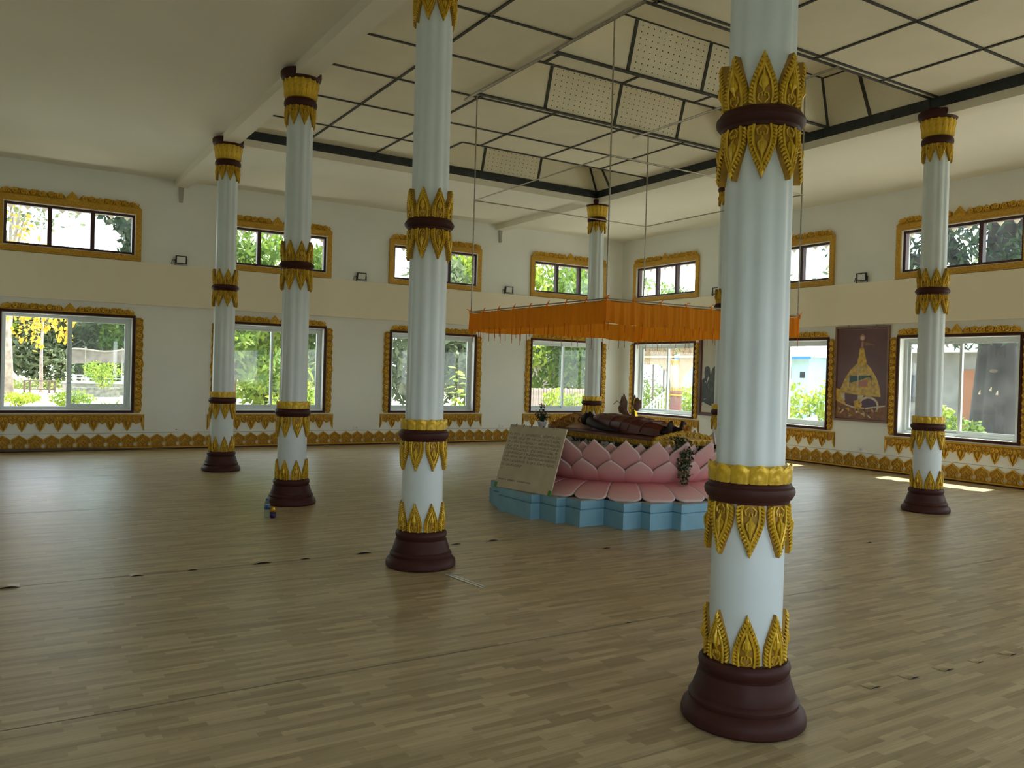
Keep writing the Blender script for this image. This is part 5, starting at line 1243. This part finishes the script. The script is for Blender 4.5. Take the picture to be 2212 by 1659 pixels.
# pink pale fence and house behind the far corner window
pf = empty('picket_fence', (-4.9, -9.0, GZ)); tag(pf, 'faded pink picket fence seen through the window behind the flower pot', 'fence')
pk = MB().box(-0.045, 0.045, -0.012, 0.012, 0.05, 1.45).mesh('picket', M['fpink'])
for k in range(52): link('picket', pk, pf, (-3.1+k*0.12, 0, 0.02*math.sin(k*3.3)))
for z in (0.4, 1.1): MB().box(-3.2, 3.2, -0.05, -0.015, z, z+0.07).build('rail', M['fpink'], pf)
hs = empty('timber_house', (-12.2, -18.5, GZ)); tag(hs, 'pale timber house with dark window far behind the pink fence', 'house')
MB().box(-2.6, 2.6, -2, 0, 0, 2.6).build('house_wall', M['fpink'], hs); MB().box(-2.9, 2.9, -2.4, 0.6, 2.6, 2.72).build('roof', M['pgrey'], hs); MB().box(0.6, 1.6, 0.0, 0.05, 1.4, 2.2).build('window', M['fascia'], hs)

# --- beyond the right wall
# pavilion with a fluted column and carved arches
pv = empty('pavilion', (-6.0, -4.27, GZ)); tag(pv, 'cream and red pavilion porch with carved arches outside the corner window', 'pavilion')
def pcol(y):
    MB().lathe([(0.205, 0.0), (0.205, 1.36)], 48, lambda a: 1-0.06*(0.5+0.5*math.cos(14*a)), (0, y)).build('lower_shaft', M['pred'], pv, True)
    MB().lathe([(0.225, 1.36), (0.225, 1.42)], 24, None, (0, y)).build('ring', M['carved'], pv, True)
    MB().lathe([(0.21, 1.42), (0.225, 1.47), (0.21, 1.53)], 24, None, (0, y)).build('ring', M['pred'], pv, True)
    cr = MB()
    for k in range(16):
        a = 2*PI*k/16; c, s = math.cos(a)*0.205, math.sin(a)*0.205; tx, ty = -math.sin(a)*0.04, math.cos(a)*0.04
        cr.add([(c-tx, y+s-ty, 1.52), (c+tx, y+s+ty, 1.52), (c*1.03, y+s*1.0+0, 1.66)], [(0, 1, 2)])
        cr.add([(c-tx, y+s-ty, 2.56), (c+tx, y+s+ty, 2.56), (c, y+s, 2.36)], [(0, 1, 2)])
    cr.build('crown_leaves', M['carved'], pv)
    MB().lathe([(0.195, 1.5), (0.195, 2.6)], 24, None, (0, y)).build('upper_shaft', M['pcream'], pv, True)
for y in (0.0, -2.9, 3.1): pcol(y)
def arch(y0, y1):
    n = 22; pts = [(y1, 3.0), (y0, 3.0)]
    for i in range(n+1):
        t = i/n; y = y0+(y1-y0)*t; e = abs(2*t-1)
        z = 2.44-(0.52*max(0, e-0.55)/0.45)**1.0*1.0-0.03*abs(math.sin(t*PI*9))
        if e > 0.93: z = 1.55+0.2*(1-e)
        pts.append((y, z))
    mb = MB(); mb.plate([(y, z) for y, z in pts], -0.05, 0.05)
    v = [(b, a, c) for a, b, c in mb.v]; mb.v = v
    mb.build('carved_arch', M['pavil'], pv)
arch(-2.72, -0.18); arch(0.18, 2.92)
bm = MB().box(-0.16, 0.16, -3.2, 3.4, 2.66, 2.72).box(-0.2, 0.2, -3.2, 3.4, 2.98, 3.06); bm.build('beam', M['pcream'], pv)
sc = MB()
for k in range(26): 
    y = -3.1+k*0.25; pts = []
    for i in range(10):
        t = i/9; a = PI/2+(1 if k % 2 else -1)*1.5*2*PI*t; r = 0.10*(1-0.8*t); pts.append((0.07, y+r*math.cos(a), 2.86+r*math.sin(a)))
    sc.tube(pts, 0.022, 4)
sc.build('frieze', M['pavil'], pv)
MB().box(-1.6, 0.3, -3.4, 3.6, 3.06, 3.2).build('roof', M['roofm'], pv)
MB().box(-1.8, 0.35, -3.5, 3.6, 0.0, 0.25).build('floor', M['pave'], pv)
for y, z0 in ((-1.23, 0.25), (-0.68, 0.25)): MB().box(-0.06, -0.02, y-0.03, y+0.03, z0, 3.0).build('post', M['timber'], pv)
sr = empty('stair_railing', (-5.0, -4.1, GZ)); tag(sr, 'white sloping stair railing before the pavilion column', 'railing')
MB().tube([(0, -0.7, 0.82), (0, 0.3, 1.48)], 0.03, 6).build('handrail', M['rail'], sr); MB().tube([(0, -0.6, 0.74), (0, 0.3, 1.34)], 0.02, 6).build('handrail', M['rail'], sr)
for k in range(6): MB().box(-0.02, 0.02, -0.45+k*0.15-0.02, -0.45+k*0.15+0.02, 0.0, 0.98+k*0.095).build('baluster', M['rail'], sr)
# pale blue house
hb = empty('blue_house', (-23.5, -14.0, GZ)); tag(hb, 'pale blue house with white roof edged in blue', 'house')
MB().box(-2.5, 1.5, -7.0, 2.45, 0, 3.25).build('house_wall', M['hblue'], hb)
for y0, y1, z0, z1 in ((0.6, 1.35, 2.1, 2.75), (1.92, 2.2, 2.18, 2.5), (-2.2, -1.2, 2.0, 2.8)): MB().box(1.5, 1.54, y0, y1, z0, z1).build('window', M['fascia'], hb)
mb = MB().add([(2.1, -7.6, 3.25), (2.1, 3.0, 3.25), (-0.5, 1.2, 4.25), (-0.5, -6, 4.25), (-3.0, 3.0, 3.25), (-3.0, -7.6, 3.25)], [(0, 1, 2, 3), (1, 4, 2), (4, 5, 3, 2), (5, 0, 3)]); mb.build('roof', M['hroof'], hb)
MB().box(2.05, 2.13, -7.6, 3.0, 3.14, 3.28).build('roof_edge', M['hedge_blue'], hb)
hw = empty('white_house', (-26, -9.6, GZ)); tag(hw, 'white low building behind the pale blue house', 'house')
MB().box(-1.5, 1.5, -4.5, 1.6, 0, 3.0).build('house_wall', M['pwhite'], hw); MB().box(-1.8, 1.8, -4.6, 1.8, 3.0, 3.12).build('roof', M['hroof'], hw)
MB().lathe([(0.35, 3.1), (0.32, 3.35), (0.18, 3.6), (0.05, 3.85)], 12, None, (0.6, -2.2)).build('finial', M['hroof'], hw, True)
for i, (x, y, h, r, m_, lab) in enumerate([(-28, -16, 9.5, 4.0, 'lf_grey', 'pale tree rising behind the blue house'), (-30, -8.5, 9.0, 4.2, 'lf_grey', 'pale feathery tree behind the white low building'), (-24, -24, 8.0, 3.5, 'lf_green', 'green tree at the left of the blue house'), (-17, -22, 5.5, 2.8, 'lf_green', 'low green tree behind the pavilion')]):
    tree('broadleaf_tree', lab, x, y, h, r, m_, 1500, 0.24, 0.34, 0.14, 'bark', 0.35, 80+i, 10)
# upturned pale boat-like sheet on the ground
bo = MB().add([(0, -1.1, 0.0), (0, 0.9, 0.0), (-0.5, 1.0, 0.0), (-0.5, -1.1, 0.0), (-0.1, -0.8, 0.35), (-0.2, 0.95, 0.95), (-0.4, -0.8, 0.35)], [(0, 1, 5, 4), (1, 2, 5), (2, 3, 6, 5), (4, 5, 6), (3, 0, 4, 6), (0, 3, 2, 1)]).build('roof_sheet_stack', M['hroof'])
bo.location = (-7.6, -0.85, GZ); tag(bo, 'pale metal sheet propped on the ground below the blue house', 'metal sheet')
# big dark tree close to the right-hand window
bt2 = empty('banyan_tree', (-9.5, 4.75, GZ)); bt2.scale = (1.22, 1.22, 1.22); tag(bt2, 'massive dark tree trunk outside the rightmost window', 'tree', 'trees outside the windows')
mb = MB(); mb.lathe([(0.85, -0.1), (0.66, 0.35), (0.58, 1.0), (0.52, 1.8), (0.46, 2.6), (0.42, 3.6), (0.34, 5.2), (0.1, 8.0)], 28, lambda a: 1+0.13*math.sin(3*a)+0.09*math.sin(7*a+1))
mb.tube([(0, -0.1, 2.6), (0.2, -0.8, 4.2), (0.3, -1.7, 6.0)], [0.24, 0.2, 0.1], 10); mb.tube([(0, 0.1, 3.2), (0.3, 1.2, 4.6), (0.2, 2.3, 6.2)], [0.24, 0.18, 0.08], 10)
mb.tube([(0, 0, 3.4), (0.6, -1.6, 4.5), (0.8, -3.2, 5.2)], [0.16, 0.13, 0.06], 8)
mb.build('trunk', M['bark_dark'], bt2, True)
MB().ball((0.6, 0.15, 1.95), 0.08, 10, 6, (0.4, 1.2, 0.55)).build('knot', M['bark'], bt2, True)
for k, (y, z) in enumerate(((-0.12, 1.52), (0.12, 1.60), (0.26, 1.52))): MB().tube([(0.62, y, z), (0.66, y, z-0.09)], [0.008, 0.026], 6).build('hanging_cone', M['flower_pale'], bt2)
bl = [(0.5, -2.4, 5.4, 1.7, 1.8, 1.3), (0.4, 0.3, 5.6, 1.9, 1.9, 1.4), (0.3, 2.4, 5.8, 1.7, 1.9, 1.4), (0.2, -0.9, 6.9, 2.0, 2.2, 1.4), (0.5, 1.5, 4.4, 1.0, 1.3, 0.8), (0.7, -1.3, 4.2, 0.8, 1.0, 0.7), (0.5, 0.1, 3.6, 0.8, 1.0, 0.7), (0.5, -0.9, 3.2, 0.4, 0.5, 0.4), (0.9, -1.7, 3.0, 0.6, 0.9, 0.5), (0.9, 1.0, 3.0, 0.6, 0.9, 0.55), (0.9, 1.6, 2.2, 0.4, 0.5, 0.6), (0.9, -0.2, 2.75, 0.3, 0.6, 0.35)]
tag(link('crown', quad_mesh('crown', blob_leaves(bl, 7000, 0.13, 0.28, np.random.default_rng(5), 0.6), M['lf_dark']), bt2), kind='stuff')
gw = empty('grey_outbuilding', (-15.0, 0.3, GZ)); gw.scale = (1.22, 1.22, 1.22); tag(gw, 'grey cement outbuilding with an orange door behind the big tree', 'building')
MB().box(-2.5, 0.5, -2.2, 2.4, 0, 2.55).build('house_wall', M['pgrey'], gw); MB().box(-2.9, 0.9, -2.6, 2.8, 2.55, 2.68).build('roof', M['pwhite'], gw)
MB().box(0.5, 0.55, 0.45, 0.85, 0.0, 2.06).build('door', M['odoor'], gw); MB().box(0.5, 0.56, 0.88, 1.05, 0.3, 2.06).build('door_panel', M['fascia'], gw)
MB().box(0.5, 0.53, -1.6, -0.6, 1.1, 1.9).build('window', M['fascia'], gw)
